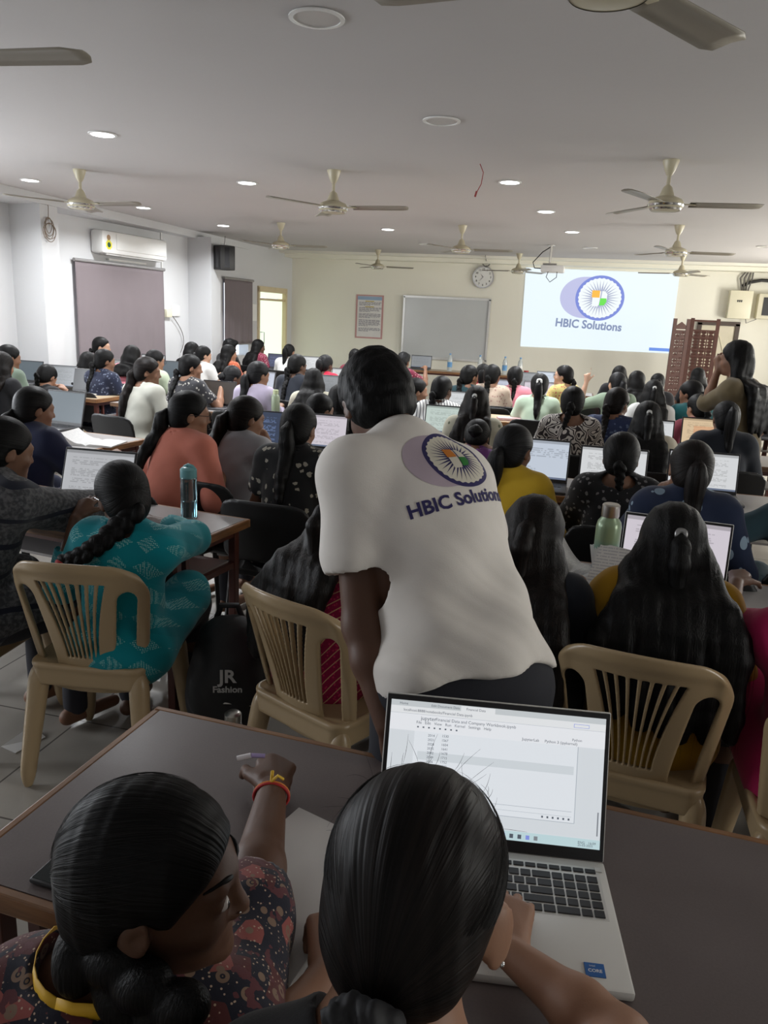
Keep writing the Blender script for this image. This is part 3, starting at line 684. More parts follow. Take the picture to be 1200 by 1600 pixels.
s = sof(wl(260, 490)); mb = MB(); wbox(mb, s-.06, s+.08, 1.48, 1.6, 0, .05, .01); mb.build('socket_box', M_CPL, r, True)
mb = MB(); wbox(mb, s+.12, s+.32, 1.5, 1.66, 0, .02, .004); mb.build('switch_plate', M_WPL, r, True)
mb = MB(); mb.tube([onwall(s+.1+.28*math.sin(t*2.4), 1.5-.55*t, .04) for t in np.linspace(0, 1, 10)], .006, 6); mb.build('cord', M_WIRE, r, True)
s = sof(wl(396, 495)); mb = MB(); wbox(mb, s-.09, s+.09, 1.45, 1.75, 0, .02, .004); tag(mb.build('switch_plate', M_WPL), 'small white switch plate left of the glass door', 'switch plate')
# loudspeaker on the far column
r = empty('wall_speaker', (0, 0, 0), 0, 'black wall loudspeaker hung high on the far column', 'speaker'); q = wl(350, 403, .56)
mb = MB(); mb.box(q, (.24, .26, .36), Matrix.Rotation(WR-.5, 3, 'Z') , .015); mb.build('cabinet', M_DPL, r, True)
nn = np.array([math.cos(WR-R90*.75), math.sin(WR-R90*.75), 0]); mb = MB(); mb.box(q+nn*.125, (.012, .21, .3), Matrix.Rotation(WR-R90*.75, 3, 'Z')); mb.build('grille', plain('speaker_grille', (.02, .02, .022), .8), r)
mb = MB(); mb.box(q+nn*.134-UP*.12, (.004, .04, .02), Matrix.Rotation(WR-R90*.75, 3, 'Z')); mb.build('badge', M_CHROME, r)
mb = MB(); mb.tube([q-nn*.1+UP*.15, q-nn*.2+UP*.1], .02, 6); mb.tube([q+UP*.18, q-nn*.08+UP*.25, q-nn*.12+UP*.33], .004, 5); mb.build('bracket', M_DPL, r)
# coil of wire on the near column
q = wl(76, 352, .47); mb = MB()
for k in range(5): mb.tube([q+WD*math.cos(t)*(.05+.012*k)*(1+.2*math.sin(k*3+t))+UP*(math.sin(t)*(.085+.012*(k % 3))-.02*k)+WN*.004*k for t in np.linspace(0, 2*math.pi, 22)], .0045, 5)
mb.tube([q+UP*.06, q+UP*.2+WD*.01, (q+UP*.3)*np.array([1, 1, 0])+UP*2.69], .004, 5); tag(mb.build('wire_coil', M_BWIRE, None, True), 'tangled coil of tan wire hanging on the near column', 'wire')
# ------------------------------------------------------------------ back wall
def bw(px, py, off=0.): return aty(px, py, YB-off)
Rx = Matrix.Rotation(R90, 4, 'X')
def onback(x, y, z): return Matrix.Translation((x, y, z)) @ Rx
ES = .39
M_PROJ, n, c = base('projected_image', (.83, .93, .97), .8, em=1.0*ES); n.b.inputs['Emission Color'].default_value = (.80, .91, .98, 1); n.b.inputs['Base Color'].default_value = (.1, .1, .1, 1)
def glow(name, c, e=1.):
    m = plain(name, c, .8, em=e*ES); m.node_tree.nodes['Principled BSDF'].inputs['Base Color'].default_value = (*[v*.1 for v in c], 1); return m
def logo(cx, cz, y, R, parent, mats, emb, place):
    """the spoked wheel emblem: place(x, z, layer) -> point"""
    def fan(name, pts, m, layer, sub=1):
        mb = MB(); mb.poly([place(*p, layer) for p in pts]); return mb.build(name, m, parent, norm=False)
def logo2d(R):
    out = []
    cir = lambda cx, cz, rx, rz, n=48, a0=0, a1=2*math.pi: [(cx+rx*math.cos(t), cz+rz*math.sin(t)) for t in np.linspace(a0, a1, n+1)[:-1]]
    out.append(('lilac_shadow', [[(-.62*R+1.02*R*math.cos(t), .0+.9*R*math.sin(t)) for t in np.linspace(R90, 3*R90, 24)]+[(-.2*R, -.9*R), (-.2*R, .9*R)]]))
    ring = []; a = cir(0, 0, R, R*.98, 72); b = [(R*.875*math.cos(t)*(1+.018*math.cos(t*30)), R*.855*math.sin(t)*(1+.018*math.cos(t*30))) for t in np.linspace(0, 2*math.pi, 361)[:-1]]
    out.append(('wheel_rim', [a])); out.append(('wheel_face', [b]))
    sp = []
    for i in range(32):
        t = 2*math.pi*i/32+.06
        if i in (7, 8, 24) and False: continue
        u = (math.cos(t), math.sin(t)); v = (-u[1], u[0]); r0, r1 = R*.30, R*.8
        sp.append([(u[0]*r0+v[0]*R*.034, u[1]*r0+v[1]*R*.034), (u[0]*r0-v[0]*R*.034, u[1]*r0-v[1]*R*.034), (u[0]*r1, u[1]*r1)])
    sp.append([(-.02*R, -.42*R), (.02*R, -.42*R), (.10*R, .5*R), (.055*R, .5*R)][::-1]); out.append(('wheel_spokes', sp))
    q = lambda x0, z0, x1, z1: [[(x0*R, z0*R), (x1*R, z0*R), (x1*R, z1*R), (x0*R, z1*R)]]
    out.append(('white_quarter', [[(.06*R, .04*R), (.29*R, .04*R), (.3*R, .18*R), (.2*R, .3*R), (.08*R, .32*R)], [(-.3*R, -.36*R), (-.04*R, -.36*R), (-.02*R, 0), (-.3*R, 0)]]))
    out.append(('orange_quarter', q(-.33, .02, -.01, .33))); out.append(('green_quarter', [[(0, -.32*R), (.2*R, -.3*R), (.29*R, -.15*R), (.28*R, .0), (.03*R, .0)]]))
    return out
ps = empty('projection_screen', (0, YB, 0), 0, 'bright projected slide with wheel emblem reading HBIC Solutions on the back wall', 'projection screen')
pl = [bw(813, 541), bw(1046, 552), bw(1062, 428), bw(822, 418)]
mb = MB(); mb.poly([tuple(np.array(p)+[0, -.012-YB, 0]) for p in pl], (0, .01, 0)); mb.build('screen_image', M_PROJ, ps)
EMC = dict(lilac_shadow=glow('screen_lilac', (.60, .62, .90), .85), wheel_rim=glow('screen_blue', (.22, .27, .68), 1.), wheel_face=glow('screen_white', (.92, .98, 1), .93), wheel_spokes=glow('screen_grey_blue', (.38, .42, .58), 1.),
           white_quarter=glow('screen_white', (.92, .98, 1), .93), orange_quarter=glow('screen_orange', (1, .50, .08), 1.), green_quarter=glow('screen_green', (.16, .75, .10), 1.))
lc = bw(937, 466)
for i, (nm, polys) in enumerate(logo2d(.43)):
    mb = MB()
    for p in polys: mb.poly([(lc[0]+a, -.016-.0015*i, lc[2]+b*.94) for a, b in p])
    mb.build(nm, EMC[nm], ps)
t = bw(919, 508); text('screen_lettering', 'HBIC Solutions', .205, onback(t[0], -.03, t[2]) @ Matrix.Rotation(-.03, 4, 'Z') @ Matrix.Diagonal((.93, 1, 1, 1)), glow('screen_letter_blue', (.26, .32, .50), .9), ps, .006)
t = bw(1030, 547); mb = MB(); mb.box((t[0], -.03, t[2]+.01), (.36, .002, .055)); mb.build('slide_footer_bar', glow('screen_bar_blue', (.16, .30, .78), 1), ps)
# whiteboard
M_WB = plain('whiteboard_surface', (.56, .58, .585), .22, sc=1); r = empty('whiteboard', (0, 0, 0), 0, 'large framed whiteboard on the back wall left of the projection', 'whiteboard')
p, q = bw(633, 463), bw(762, 564); x0, x1, z0, z1 = p[0], bw(768, 467)[0]-.02, .9, p[2]
mb = MB(); mb.box(((x0+x1)/2, YB-.02, (z0+z1)/2), (x1-x0, .02, z1-z0)); mb.build('board', M_WB, r)
mb = MB()
for c_, d_ in ((((x0+x1)/2, z1), (x1-x0+.05, .04)), (((x0+x1)/2, z0), (x1-x0+.05, .04)), ((x0, (z0+z1)/2), (.035, z1-z0)), ((x1, (z0+z1)/2), (.035, z1-z0))): mb.box((c_[0], YB-.03, c_[1]), (d_[0], .035, d_[1]))
mb.build('frame', plain('pale_aluminium', (.7, .7, .68), .3, .4), r)
# notice poster
r = empty('notice_poster', (0, 0, 0), 0, 'printed notice poster with blue heading and pink border on back wall', 'poster'); p, q = bw(557, 460), bw(597, 530); x0, x1, z0, z1 = p[0], q[0], q[2], p[2]; w_, h_ = x1-x0, z1-z0
def rect(nm, u0, v0, u1, v1, m, l): mb = MB(); mb.box((x0+w_*(u0+u1)/2, YB-.006-l*.002, z0+h_*(v0+v1)/2), (w_*(u1-u0), .004, h_*(v1-v0))); return mb.build(nm, m, r)
rect('border', 0, 0, 1, 1, plain('poster_pink', (.55, .30, .29), .5), 0); rect('sheet', .06, .035, .94, .97, plain('poster_paper', (.74, .72, .70), .4), 1)
rect('heading_band', .06, .885, .94, .965, plain('poster_blue', (.30, .42, .58), .4), 2)
mb = MB(); v = .83
for k, par in enumerate((4, 5, 5, 7, 4)):
    for j in range(par):
        ln = .78 if j < par-1 else .4
        u = .12
        while u < .12+ln-.05:
            l = .05+.1*random.random(); mb.box((x0+w_*(u+l/2), YB-.0105, z0+h_*v), (w_*l, .002, h_*.009)); u += l+.02
        v -= .0225
    v -= .03
mb.build('printed_lines', plain('poster_ink', (.10, .10, .16), .6), r)['kind'] = 'stuff'
mb = MB()
for v in (.855, .73): mb.box((x0+w_*.5, YB-.0105, z0+h_*v), (w_*.32, .002, h_*.018))
mb.build('yellow_headings', plain('poster_yellow', (.55, .42, .05), .6), r)
# clock
r = empty('wall_clock', (0, 0, 0), 0, 'round white wall clock hanging from a cable on the back wall', 'clock'); q = bw(755, 433, .05); y = YB-.05
def disc(nm, cx, cz, y, R, d, m, par, n=40): mb = MB(); mb.poly([(cx+R*math.cos(t), y, cz+R*math.sin(t)) for t in np.linspace(0, 2*math.pi, n+1)[:-1]], (0, d, 0)); return mb.build(nm, m, par)
disc('rim', q[0], q[2], y, .2, .045, M_CHROME, r); disc('dial', q[0], q[2], y-.006, .175, .01, plain('clock_dial', (.75, .75, .73), .4), r)
for k in range(1, 13):
    a = R90-k*math.pi/6; text('numeral', str(k), .05, onback(q[0]+.14*math.cos(a), y-.009, q[2]+.14*math.sin(a)), M_DPL, r, .001)
for a, L, w_ in ((R90-math.radians(10.6*30), .085, .012), (R90-math.radians(37*6), .12, .008)): mb = MB(); mb.box((q[0]+L/2*math.cos(a), y-.011, q[2]+L/2*math.sin(a)), (L, .003, w_), None) if False else mb.poly([(q[0]-w_*math.sin(a)*.5, y-.011, q[2]+w_*math.cos(a)*.5), (q[0]+w_*math.sin(a)*.5, y-.011, q[2]-w_*math.cos(a)*.5), (q[0]+L*math.cos(a), y-.011, q[2]+L*math.sin(a))], (0, -.002, 0)); mb.build('hand', M_DPL, r)
p = aty(760, 410, YB-.12); c2 = aty(765, 378, YB-.3); mb = MB(); mb.tube([(q[0]+.03, YB-.06, q[2]+.18), (p[0], YB-.08, p[2]-.05)], .006, 6); mb.tube([p+np.array([math.cos(t)*.07, 0, math.sin(t)*.07]) for t in np.linspace(0, 2*math.pi, 16)], .012, 6)
mb.tube([(p[0], YB-.1, p[2]+.06), (p[0]+.02, YB-.3, 2.70), (p[0]+.05, YB-.75, 2.78)], .006, 6); mb.build('hanging_cable', M_WIRE, r, True)
# carved wooden divider and the door behind it
M_CARV = plain('carved_dark_wood', (.075, .028, .02), .5, sc=20, var=.3)
def panel(x0, x1, zt, y, yaw, lab, kind):
    r = empty('carved_divider_panel', (x0, y, 0), yaw, lab, 'divider', 'carved folding divider'); w_ = x1-x0; mb = MB()
    mb.box((.03, 0, zt/2), (.06, .03, zt)); mb.box((w_-.03, 0, zt/2), (.06, .03, zt)); mb.build('stile', M_CARV, r)
    mb = MB(); z = zt-.05
    mb.poly([(.05, -.01, z-.12), (w_-.05, -.01, z-.12), (w_-.05, -.01, z-.07), (w_/2, -.01, z+.0), (.05, -.01, z-.07)], (0, .02, 0)) if kind else mb.box((w_/2, 0, zt-.04), (w_-.1, .02, .03))
    z = zt-.2
    while z > .1:
        mb.box((w_/2, 0, z), (w_-.1, .025, .028)); hgt = .11 if int(z*10) % 3 else .2; zb = z-hgt; nc = 3 if w_ > .34 else 2
        for c_ in range(nc):
            cx = .06+(w_-.12)*(c_+.5)/nc; cw = (w_-.12)/nc; mb.box((cx+cw/2, 0, z-hgt/2), (.022, .022, hgt))
            k = 4 if hgt > .15 else 2
            for j in range(k):
                zc = z-hgt*(j+.5)/k
                if kind and (c_+j) % 2 == 0: mb.box((cx, 0, zc), (cw*.9, .015, hgt/k*.9))
                else:
                    mb.tube([(cx+cw*.3*math.cos(t), 0, zc+hgt/k*.36*math.sin(t)) for t in np.linspace(0, 2*math.pi, 9)], .011, 5, False); mb.tube([(cx-cw*.45, 0, zc), (cx+cw*.45, 0, zc)], .009, 5); mb.tube([(cx, 0, zc-hgt/k*.5), (cx, 0, zc+hgt/k*.5)], .008, 5)
        z = zb-.0
    mb.build('lattice', M_CARV, r)
pA = aty(1052, 505, 14.1); pB = aty(1080, 503, 14.1); pC = aty(1124, 504, 14.1)
panel(pA[0], pB[0], 1.84, 14.12, .15, 'narrower left leaf of the carved brown wooden divider', 1); panel(pB[0], pC[0]+.02, 1.86, 14.16, -.1, 'broader right leaf of the carved brown wooden divider', 0)
q0, q1 = aty(1102, 510, YB), aty(1152, 510, YB); M_DDOOR = plain('dark_door_frame', (.06, .04, .03), .5); mb = MB()
mb.box((q1[0], YB-.03, .9), (.07, .06, 1.8)); mb.box((q0[0]-.1, YB-.03, .9), (.07, .06, 1.8)); mb.box(((q0[0]+q1[0])/2-.05, YB-.03, 1.8), (q1[0]-q0[0]+.17, .06, .07)); dr = struct('door_2', mb, M_DDOOR)
mb = MB(); mb.box(((q0[0]+q1[0])/2-.05, YB-.02, .88), (q1[0]-q0[0]+.05, .03, 1.76)); mb.build('door_leaf', plain('cream_door_leaf', (.62, .57, .44), .5), dr)
for s in (-1, 1): mb = MB(); cx = (q0[0]+q1[0])/2-.05; mb.tube([(cx+s*(.02+.13*math.sin(t)), YB-.04, 1.62-1.0*t/math.pi) for t in np.linspace(0, math.pi, 14)], .008, 6); mb.build('panel_moulding', M_CPL, dr, True)
# electrical boxes and conduits, top right
r = empty('distribution_box', (0, 0, 0), 0, 'cream electrical distribution box high on the back wall, left of the dark meter', 'electrical box'); p, q = bw(1139, 455), bw(1168, 498)
mb = MB(); mb.box(((p[0]+q[0])/2, YB-.1, (p[2]+q[2])/2), (q[0]-p[0], .2, p[2]-q[2]+.02), None, .01); mb.build('box_body', M_CPL, r, True)
for k in range(3): mb = MB(); mb.box(((p[0]+q[0])/2+.03*(k-1)-.02, YB-.203, (p[2]+q[2])/2+.06), (.02, .006, .035)); mb.build('indicator', M_DPL, r)
r = empty('meter_box', (0, 0, 0), 0, 'cream meter box with dark window at the right edge of the back wall', 'electrical box'); u = bw(1185, 463)
mb = MB(); mb.box((u[0]+.28, YB-.09, u[2]-.17), (.6, .18, .42), None, .015); mb.build('box_body', M_CPL, r, True); mb = MB(); mb.box((u[0]+.26, YB-.185, u[2]-.17), (.4, .01, .3)); mb.build('dark_window', M_DPL, r)
mb = MB(); v = bw(1165, 466); mb.tube([v+np.array([.02, -.05, 0]), v+np.array([.0, -.1, -.2]), v+np.array([.05, -.1, -.42]), v+np.array([.2, -.1, -.35]), v+np.array([.27, -.08, .02])], .008, 6); mb.build('looped_cord', M_WIRE, r, True)
mb = MB()
for k in range(4): mb.tube([(p[0]+.22+.04*k, YB-.04, 2.68), (p[0]+.14+.045*k+.02*k, YB-.05, p[2]+.22), (p[0]+.2+.03*k, YB-.06, p[2])], .013, 6)
tag(mb.build('cable_bundle', M_WIRE, None, True), 'bundle of grey cables dropping into the cream distribution box', 'cable')
v = bw(1160, 447); mb = MB(); mb.tube([v, bw(1172, 441, .04), bw(1190, 438, .04), bw(1230, 441, .04)], .028, 8); tag(mb.build('black_conduit', M_DPL, None, True), 'thick black conduit arching right from the distribution box', 'conduit')
# ------------------------------------------------------------------ ceiling: fans, downlights, projector
M_FAN = plain('cream_fan_enamel', (.52, .47, .33), .35, spec=.6, var=.06); M_BLADE = plain('brown_fan_blade', (.27, .245, .20), .35, var=.06)
def make_fan():
    r = empty('ceiling_fan')
    MB().lathe([(.055, 0), (.056, -.01), (.035, -.07), (.018, -.1)], n=20).build('top_canopy', M_FAN, r, True)
    MB().lathe([(.013, -.08), (.013, -.22)], n=10).build('down_rod', M_FAN, r, True)
    MB().lathe([(.014, -.16), (.03, -.175), (.05, -.23), (.062, -.245)], n=20).build('lower_canopy', M_FAN, r, True)
    MB().lathe([(.06, -.235), (.105, -.255), (.118, -.275), (.118, -.305), (.1, -.325), (.04, -.333)], n=32).build('motor_housing', M_FAN, r, True)
    MB().lathe([(.119, -.286), (.123, -.29), (.119, -.302), (.1, -.327), (.105, -.322), (.116, -.3)], n=32, cap=False).build('chrome_ring', M_CHROME, r, True)
    for k in range(3):
        bm = bmesh.new(); rows = []
        for i in range(9):
            t = i/8; xx = .16+.48*t; hw = .058+.014*t-(.02 if i == 8 else 0); tw = .13*(1-.3*t); rows.append([bm.verts.new((xx+(-.012 if abs(j) == 1 and i == 8 else 0), hw*j, -.285-hw*j*tw+.01*(1-j*j))) for j in (-1, -.5, 0, .5, 1)])
        for i in range(8):
            for j in range(4): bm.faces.new((rows[i][j], rows[i+1][j], rows[i+1][j+1], rows[i][j+1]))
        me = bpy.data.meshes.new('blade'); bm.to_mesh(me); bm.free(); o = link('blade', me, M_BLADE, r, True); s = o.modifiers.new('thickness', 'SOLIDIFY'); s.thickness = .004; o.rotation_euler = (0, 0, k*2*math.pi/3)
        MB().box((.15, 0, -.285), (.1, .035, .006), None, .002).build('blade_arm', M_FAN, o)
    return r
def adopt(o, label, cat, group=None): return tag(o, label, cat, group)
fan0 = make_fan(); first = True
FANS = [(124, 265, -8, 'cream ceiling fan nearest the left wall, above the air conditioner side'), (522, 266, -3, 'cream ceiling fan in the middle of the first full row'), (1049, 250, 4, 'cream ceiling fan at right of the first full row, largest whole fan'),
        (439, 348, 2, 'cream ceiling fan above the poster side, second row left'), (723, 352, 3, 'cream ceiling fan in front of the wall clock, second row'), (1062, 352, 8, 'cream ceiling fan above the right corner of the projection'),
        (591, 390, 12, 'small far ceiling fan over the notice poster, last row'), (812, 396, 170, 'small far ceiling fan beside the projector, last row'), (1068, 397, 165, 'small far ceiling fan over the carved divider, last row')]
for px, py, a, lab in FANS:
    f_ = fan0 if first else copy_tree(fan0); first = False; p = atz(px, py, ZC); f_.location = p; f_.rotation_euler = (0, 0, math.radians(a)); tag(f_, lab, 'ceiling fan', 'ceiling fans')
for tip, hub, a, lab in (((130, 88), None, 2, 'ceiling fan whose single blade enters at the top left edge'), (None, (948, -14), -8, 'ceiling fan with chrome ring cut off by the top right edge')):
    f_ = copy_tree(fan0); p = atz(*tip, ZC-.285)-np.array([.62, .03, 0]) if tip else np.array([-.03, 2.255, 0]); p[2] = ZC; f_.location = p; f_.rotation_euler = (0, 0, math.radians(a if tip else 55)); tag(f_, lab, 'ceiling fan', 'ceiling fans')
M_LED, n, c = base('lit_downlight_disc', (1, 1, 1), .5, em=7); n.b.inputs['Emission Color'].default_value = (.95, .98, 1, 1)
M_OFF = plain('unlit_downlight_disc', (.50, .48, .46), .4)
def downlight(px, py, on, lab, R=.085):
    p = atz(px, py, ZC); r = empty('downlight', tuple(p), 0, lab, 'downlight', 'round ceiling downlights')
    MB().lathe([(R, 0), (R+.012, -.002), (R+.012, -.007), (R-.006, -.009), (R-.006, -.001)], n=28, cap=False).build('trim_ring', M_WPL, r, True)
    MB().lathe([(R-.006, -.001), (R-.006, -.005)], n=28).build('diffuser', M_LED if on else M_OFF, r)
    if on:
        l = bpy.data.lights.new('downlight_lamp', 'AREA'); l.shape = 'DISK'; l.size = 2*R; l.energy = LAMP_W; l.color = (.96, .98, 1); l.spread = math.radians(150)
        o = bpy.data.objects.new('downlight_lamp', l); COL.objects.link(o); o.parent = r; o.location = (0, 0, -.015)
LAMP_W = 17
for px, py, on, lab in ((160, 209, 1, 'lit round downlight, nearest and leftmost large one'), (47, 281, 1, 'lit round downlight at the far left by the beam'), (224, 324, 1, 'lit round downlight above the air conditioner'), (349, 352, 1, 'lit round downlight above the wall speaker'),
        (386, 285, 1, 'lit round downlight between the two left fans'), (512, 327, 1, 'lit round downlight directly below the middle fan'), (606, 358, 1, 'lit round downlight left of the clock side fan'), (797, 284, 1, 'lit round downlight beside the dangling red wire'),
        (853, 330, 1, 'lit round downlight right of centre, middle of its line'), (894, 362, 1, 'lit small downlight above the projection'), (495, 27, 0, 'unlit round downlight at the top of the ceiling'), (690, 188, 0, 'unlit round downlight near the ceiling middle'),
        (922, 387, 0, 'tiny unlit downlight over the projection'), (665, 381, 0, 'tiny unlit downlight above the whiteboard'), (1196, 385, 0, 'tiny unlit downlight at the right edge')): downlight(px, py, on, lab, .085 if on else .1)
p = atz(750, 256, ZC); mb = MB(); mb.tube([p, p+np.array([.03, 0, -.06]), p+np.array([.02, 0, -.14]), p+np.array([-.01, 0, -.2])], .0035, 5); mb.tube([p+np.array([-.01, 0, -.19]), p+np.array([-.02, 0, -.23])], .008, 6)
tag(mb.build('dangling_wire', plain('red_wire', (.30, .04, .04), .6), None, True), 'thin red wire dangling from a hole in the ceiling', 'wire')
r = empty('projector', tuple(atz(862, 383, ZC)), 0, 'white ceiling projector on a pole with looping cables', 'projector')
mb = MB().lathe([(.06, 0), (.06, -.01)], n=16); mb.tube([(0, 0, -.01), (0, 0, -.27)], .018, 8); mb.box((0, 0, -.27), (.2, .16, .02)); mb.build('ceiling_mount', M_STEEL, r)
mb = MB(); mb.box((.05, -.02, -.34), (.34, .26, .1), None, .02); mb.build('projector_body', M_WPL, r, True); mb = MB(); mb.tube([(.1, .11, -.34), (.1, .14, -.34)], .035, 14); mb.build('lens', M_DPL, r)
mb = MB(); mb.tube([(0, 0, -.02), (-.12, 0, -.1), (-.25, 0, -.25), (-.22, 0, -.33), (-.1, -.1, -.34)], .008, 6); mb.tube([(.0, -.14, -.36), (-.03, -.14, -.46), (.03, -.14, -.53), (.12, -.14, -.46), (.12, -.14, -.37)], .006, 6); mb.build('cable', M_DPL, r, True)
# ------------------------------------------------------------------ furniture
M_TOPD, n, c = base('dark_brown_laminate', (.082, .066, .066), .36, spec=.45); f = n.noise(n.coord(), 5, 4); g_ = n.noise(n.coord(), 260, 2)
n.col(n.mix(f*.6+g_*.4, (.080, .062, .060), (.165, .137, .132))); n.rough(n.ramp(f, -.4, 1.6)*.5+.12); n.bump(g_, .08, .001)
M_TOPL = plain('grey_white_laminate', (.30, .285, .28), .3, sc=4); M_TOPB = plain('tan_laminate', (.42, .33, .22), .4, sc=8)
def woodmat(name, a, b):
    m, n, c = base(name, a, .45); co = n.coord(); f = n.noise(n.scale(co, (3, 3, 40)), 2, 4); n.col(n.mix(n.ramp(f, .35, .65), a, b)); return m
M_EDGE = woodmat('brown_wood_lipping', (.14, .062, .022), (.27, .125, .045)); M_EDGE2 = woodmat('dark_wood_lipping', (.09, .045, .022), (.19, .10, .05))
M_RED = plain('red_brown_painted_steel', (.085, .024, .017), .4)
def desk(cx, cy, w, d, yaw, lab, top=None, edge=None, shelf=True, h=.75):
    r = empty('desk', (cx, cy, 0), math.radians(yaw), lab, 'desk', 'long classroom desks'); e = .018
    MB().box((0, 0, h-.014), (w-2*e, d-2*e, .028)).build('tabletop', top or M_TOPL, r)
    mb = MB()
    for a, b, c_, dd in ((0, -d/2+e/2, w, e), (0, d/2-e/2, w, e)): mb.box((a, b, h-.0185), (c_, dd, .037), None, .004)
    for s in (-1, 1): mb.box((s*(w/2-e/2), 0, h-.0185), (e, d-2*e, .037), None, .004)
    mb.build('wood_lipping', edge or M_EDGE2, r)
    for sx in (-1, 1):
        for sy in (-1, 1): MB().box((sx*(w/2-.05), sy*(d/2-.06), (h-.037)/2), (.035, .035, h-.037), None, .003).build('leg', M_RED, r)
    mb = MB()
    for sx in (-1, 1): mb.box((sx*(w/2-.05), 0, .12), (.025, d-.16, .025)); mb.box((sx*(w/2-.05), 0, h-.055), (.025, d-.16, .03))
    for sy in (-1, 1): mb.box((0, sy*(d/2-.06), h-.055), (w-.14, .025, .03))
    mb.box((0, d/2-.06, .12), (w-.14, .025, .025))
    if shelf:
        for sx in (-1, 1):
            mb.box((sx*(w/2-.05), .03, h-.20), (.025, d-.2, .025)); mb.box((sx*(w/2-.05), -d/2+.15, h-.13), (.022, .022, .14))
    mb.build('frame_rails', M_RED, r)
    if shelf: MB().box((0, .03, h-.185), (w-.12, d-.24, .012)).build('book_shelf', M_TOPL if top is not M_TOPD else M_TOPD, r)
    return r
def desk_pts(BR, BLx, d, yaw, lab, **k):   # back-right corner, left end x
    Y = math.radians(yaw); u = np.array([math.cos(Y), math.sin(Y)]); v = np.array([-math.sin(Y), math.cos(Y)]); w = (BR[0]-BLx)/math.cos(Y)
    c = np.array(BR[:2])-u*w/2-v*d/2; return desk(c[0], c[1], w, d, yaw, lab, **k)
desk_pts((.98, 1.335), -.87, .60, -3.5, 'dark brown topped desk in the foreground holding the silver laptop', top=M_TOPD, edge=M_EDGE)
desk_pts((-1.35, 3.06), -3.4, .56, -8, 'pale topped desk at left with the blue bottle at its corner', edge=M_EDGE)
desk_pts((-2.86, 4.72), -4.9, .55, -6, 'pale topped desk at left carrying the open book', edge=M_EDGE)
desk_pts((-4.42, 6.98), -6.1, .5, -4, 'tan topped desk at far left with the black screened laptop', top=M_TOPB, edge=M_EDGE)
desk_pts((-2.95, 6.78), -4.2, .5, -4, 'pale topped desk under the brown screened laptop left of the lilac shirt')
desk_pts((-1.15, 5.0), -2.75, .55, -3, 'pale topped desk with the navy code screen, hidden behind three students')
desk_pts((1.6, 2.95), -.62, .55, -2, 'pale topped desk holding the green bottle and open notebooks', edge=M_EDGE)
desk_pts((1.5, 4.72), -.6, .55, 0, 'pale topped desk carrying the spreadsheet laptops at right', edge=M_EDGE)
desk_pts((-.62, 6.12), -2.0, .55, -2, 'pale topped desk under the mint screened laptop')
desk_pts((1.75, 6.35), -.15, .55, 0, 'pale topped desk carrying the orange screened laptop')
desk_pts((-.5, 7.75), -1.9, .55, 2, 'tan topped desk whose corner shows with pens on it', top=M_TOPB, edge=M_EDGE)
desk_pts((-2.3, 8.4), -3.9, .5, -3, 'tan topped desk by the lavender screened laptop', top=M_TOPB)
desk_pts((-4.2, 8.95), -6.1, .5, -3, 'desk at the far left under the silver laptop with the round mark')
desk_pts((-.1, 9.5), -1.6, .5, 0, 'desk under the laptop with the pink bordered window')
desk_pts((1.9, 8.3), .25, .5, 0, 'desk before the white shirted student with hair pins')
desk_pts((-2.2, 9.75), -3.6, .5, 0, 'desk in front of the student in bright red')
desk_pts((-3.6, 11.85), -5.3, .5, 0, 'farthest left desk near the glass door')
desk_pts((.2, 11.1), -1.4, .5, 0, 'far desk behind the student in pale green')
desk_pts((-1.05, 14.1), -3.1, .5, 1, 'long wooden front table with water bottles below the whiteboard', top=M_TOPB, edge=M_EDGE, shelf=False)
desk_pts((2.6, 8.1), 1.75, .5, 0, 'cream topped table with steel legs beside the standing person', top=plain('cream_laminate', (.62, .54, .36), .4), edge=M_CPL, shelf=False)
# moulded plastic chair
M_CHAIR = plain('beige_moulded_plastic', (.36, .262, .148), .33, spec=.5, var=.05, sc=2)
def fieldfn(fn, lo, hi, h):
    ax = grid(np.array(lo, float), np.array(hi, float), h); P = np.meshgrid(*ax, indexing='ij'); G = fn(*P).astype(np.float32)
    G[0] = G[-1] = .1; G[:, 0] = G[:, -1] = .1; G[:, :, 0] = G[:, :, -1] = .1
    return field_mesh(G, np.array([a[0] for a in ax]), h)
smax = lambda a, b, k=.006: np.maximum(a, b)+np.clip(k-np.abs(a-b), 0, None)**2/(4*k)
smin = lambda a, b, k=.006: np.minimum(a, b)-np.clip(k-np.abs(a-b), 0, None)**2/(4*k)
def rb2(x, y, hx, hy, r): qx, qy = np.abs(x)-hx+r, np.abs(y)-hy+r; return np.sqrt(np.maximum(qx, 0)**2+np.maximum(qy, 0)**2)+np.minimum(np.maximum(qx, qy), 0)-r
def yb(x, z): return -.195-.26*(z-.42)-.10*np.clip(z-.42, 0, 1)**2+1.25*x*x
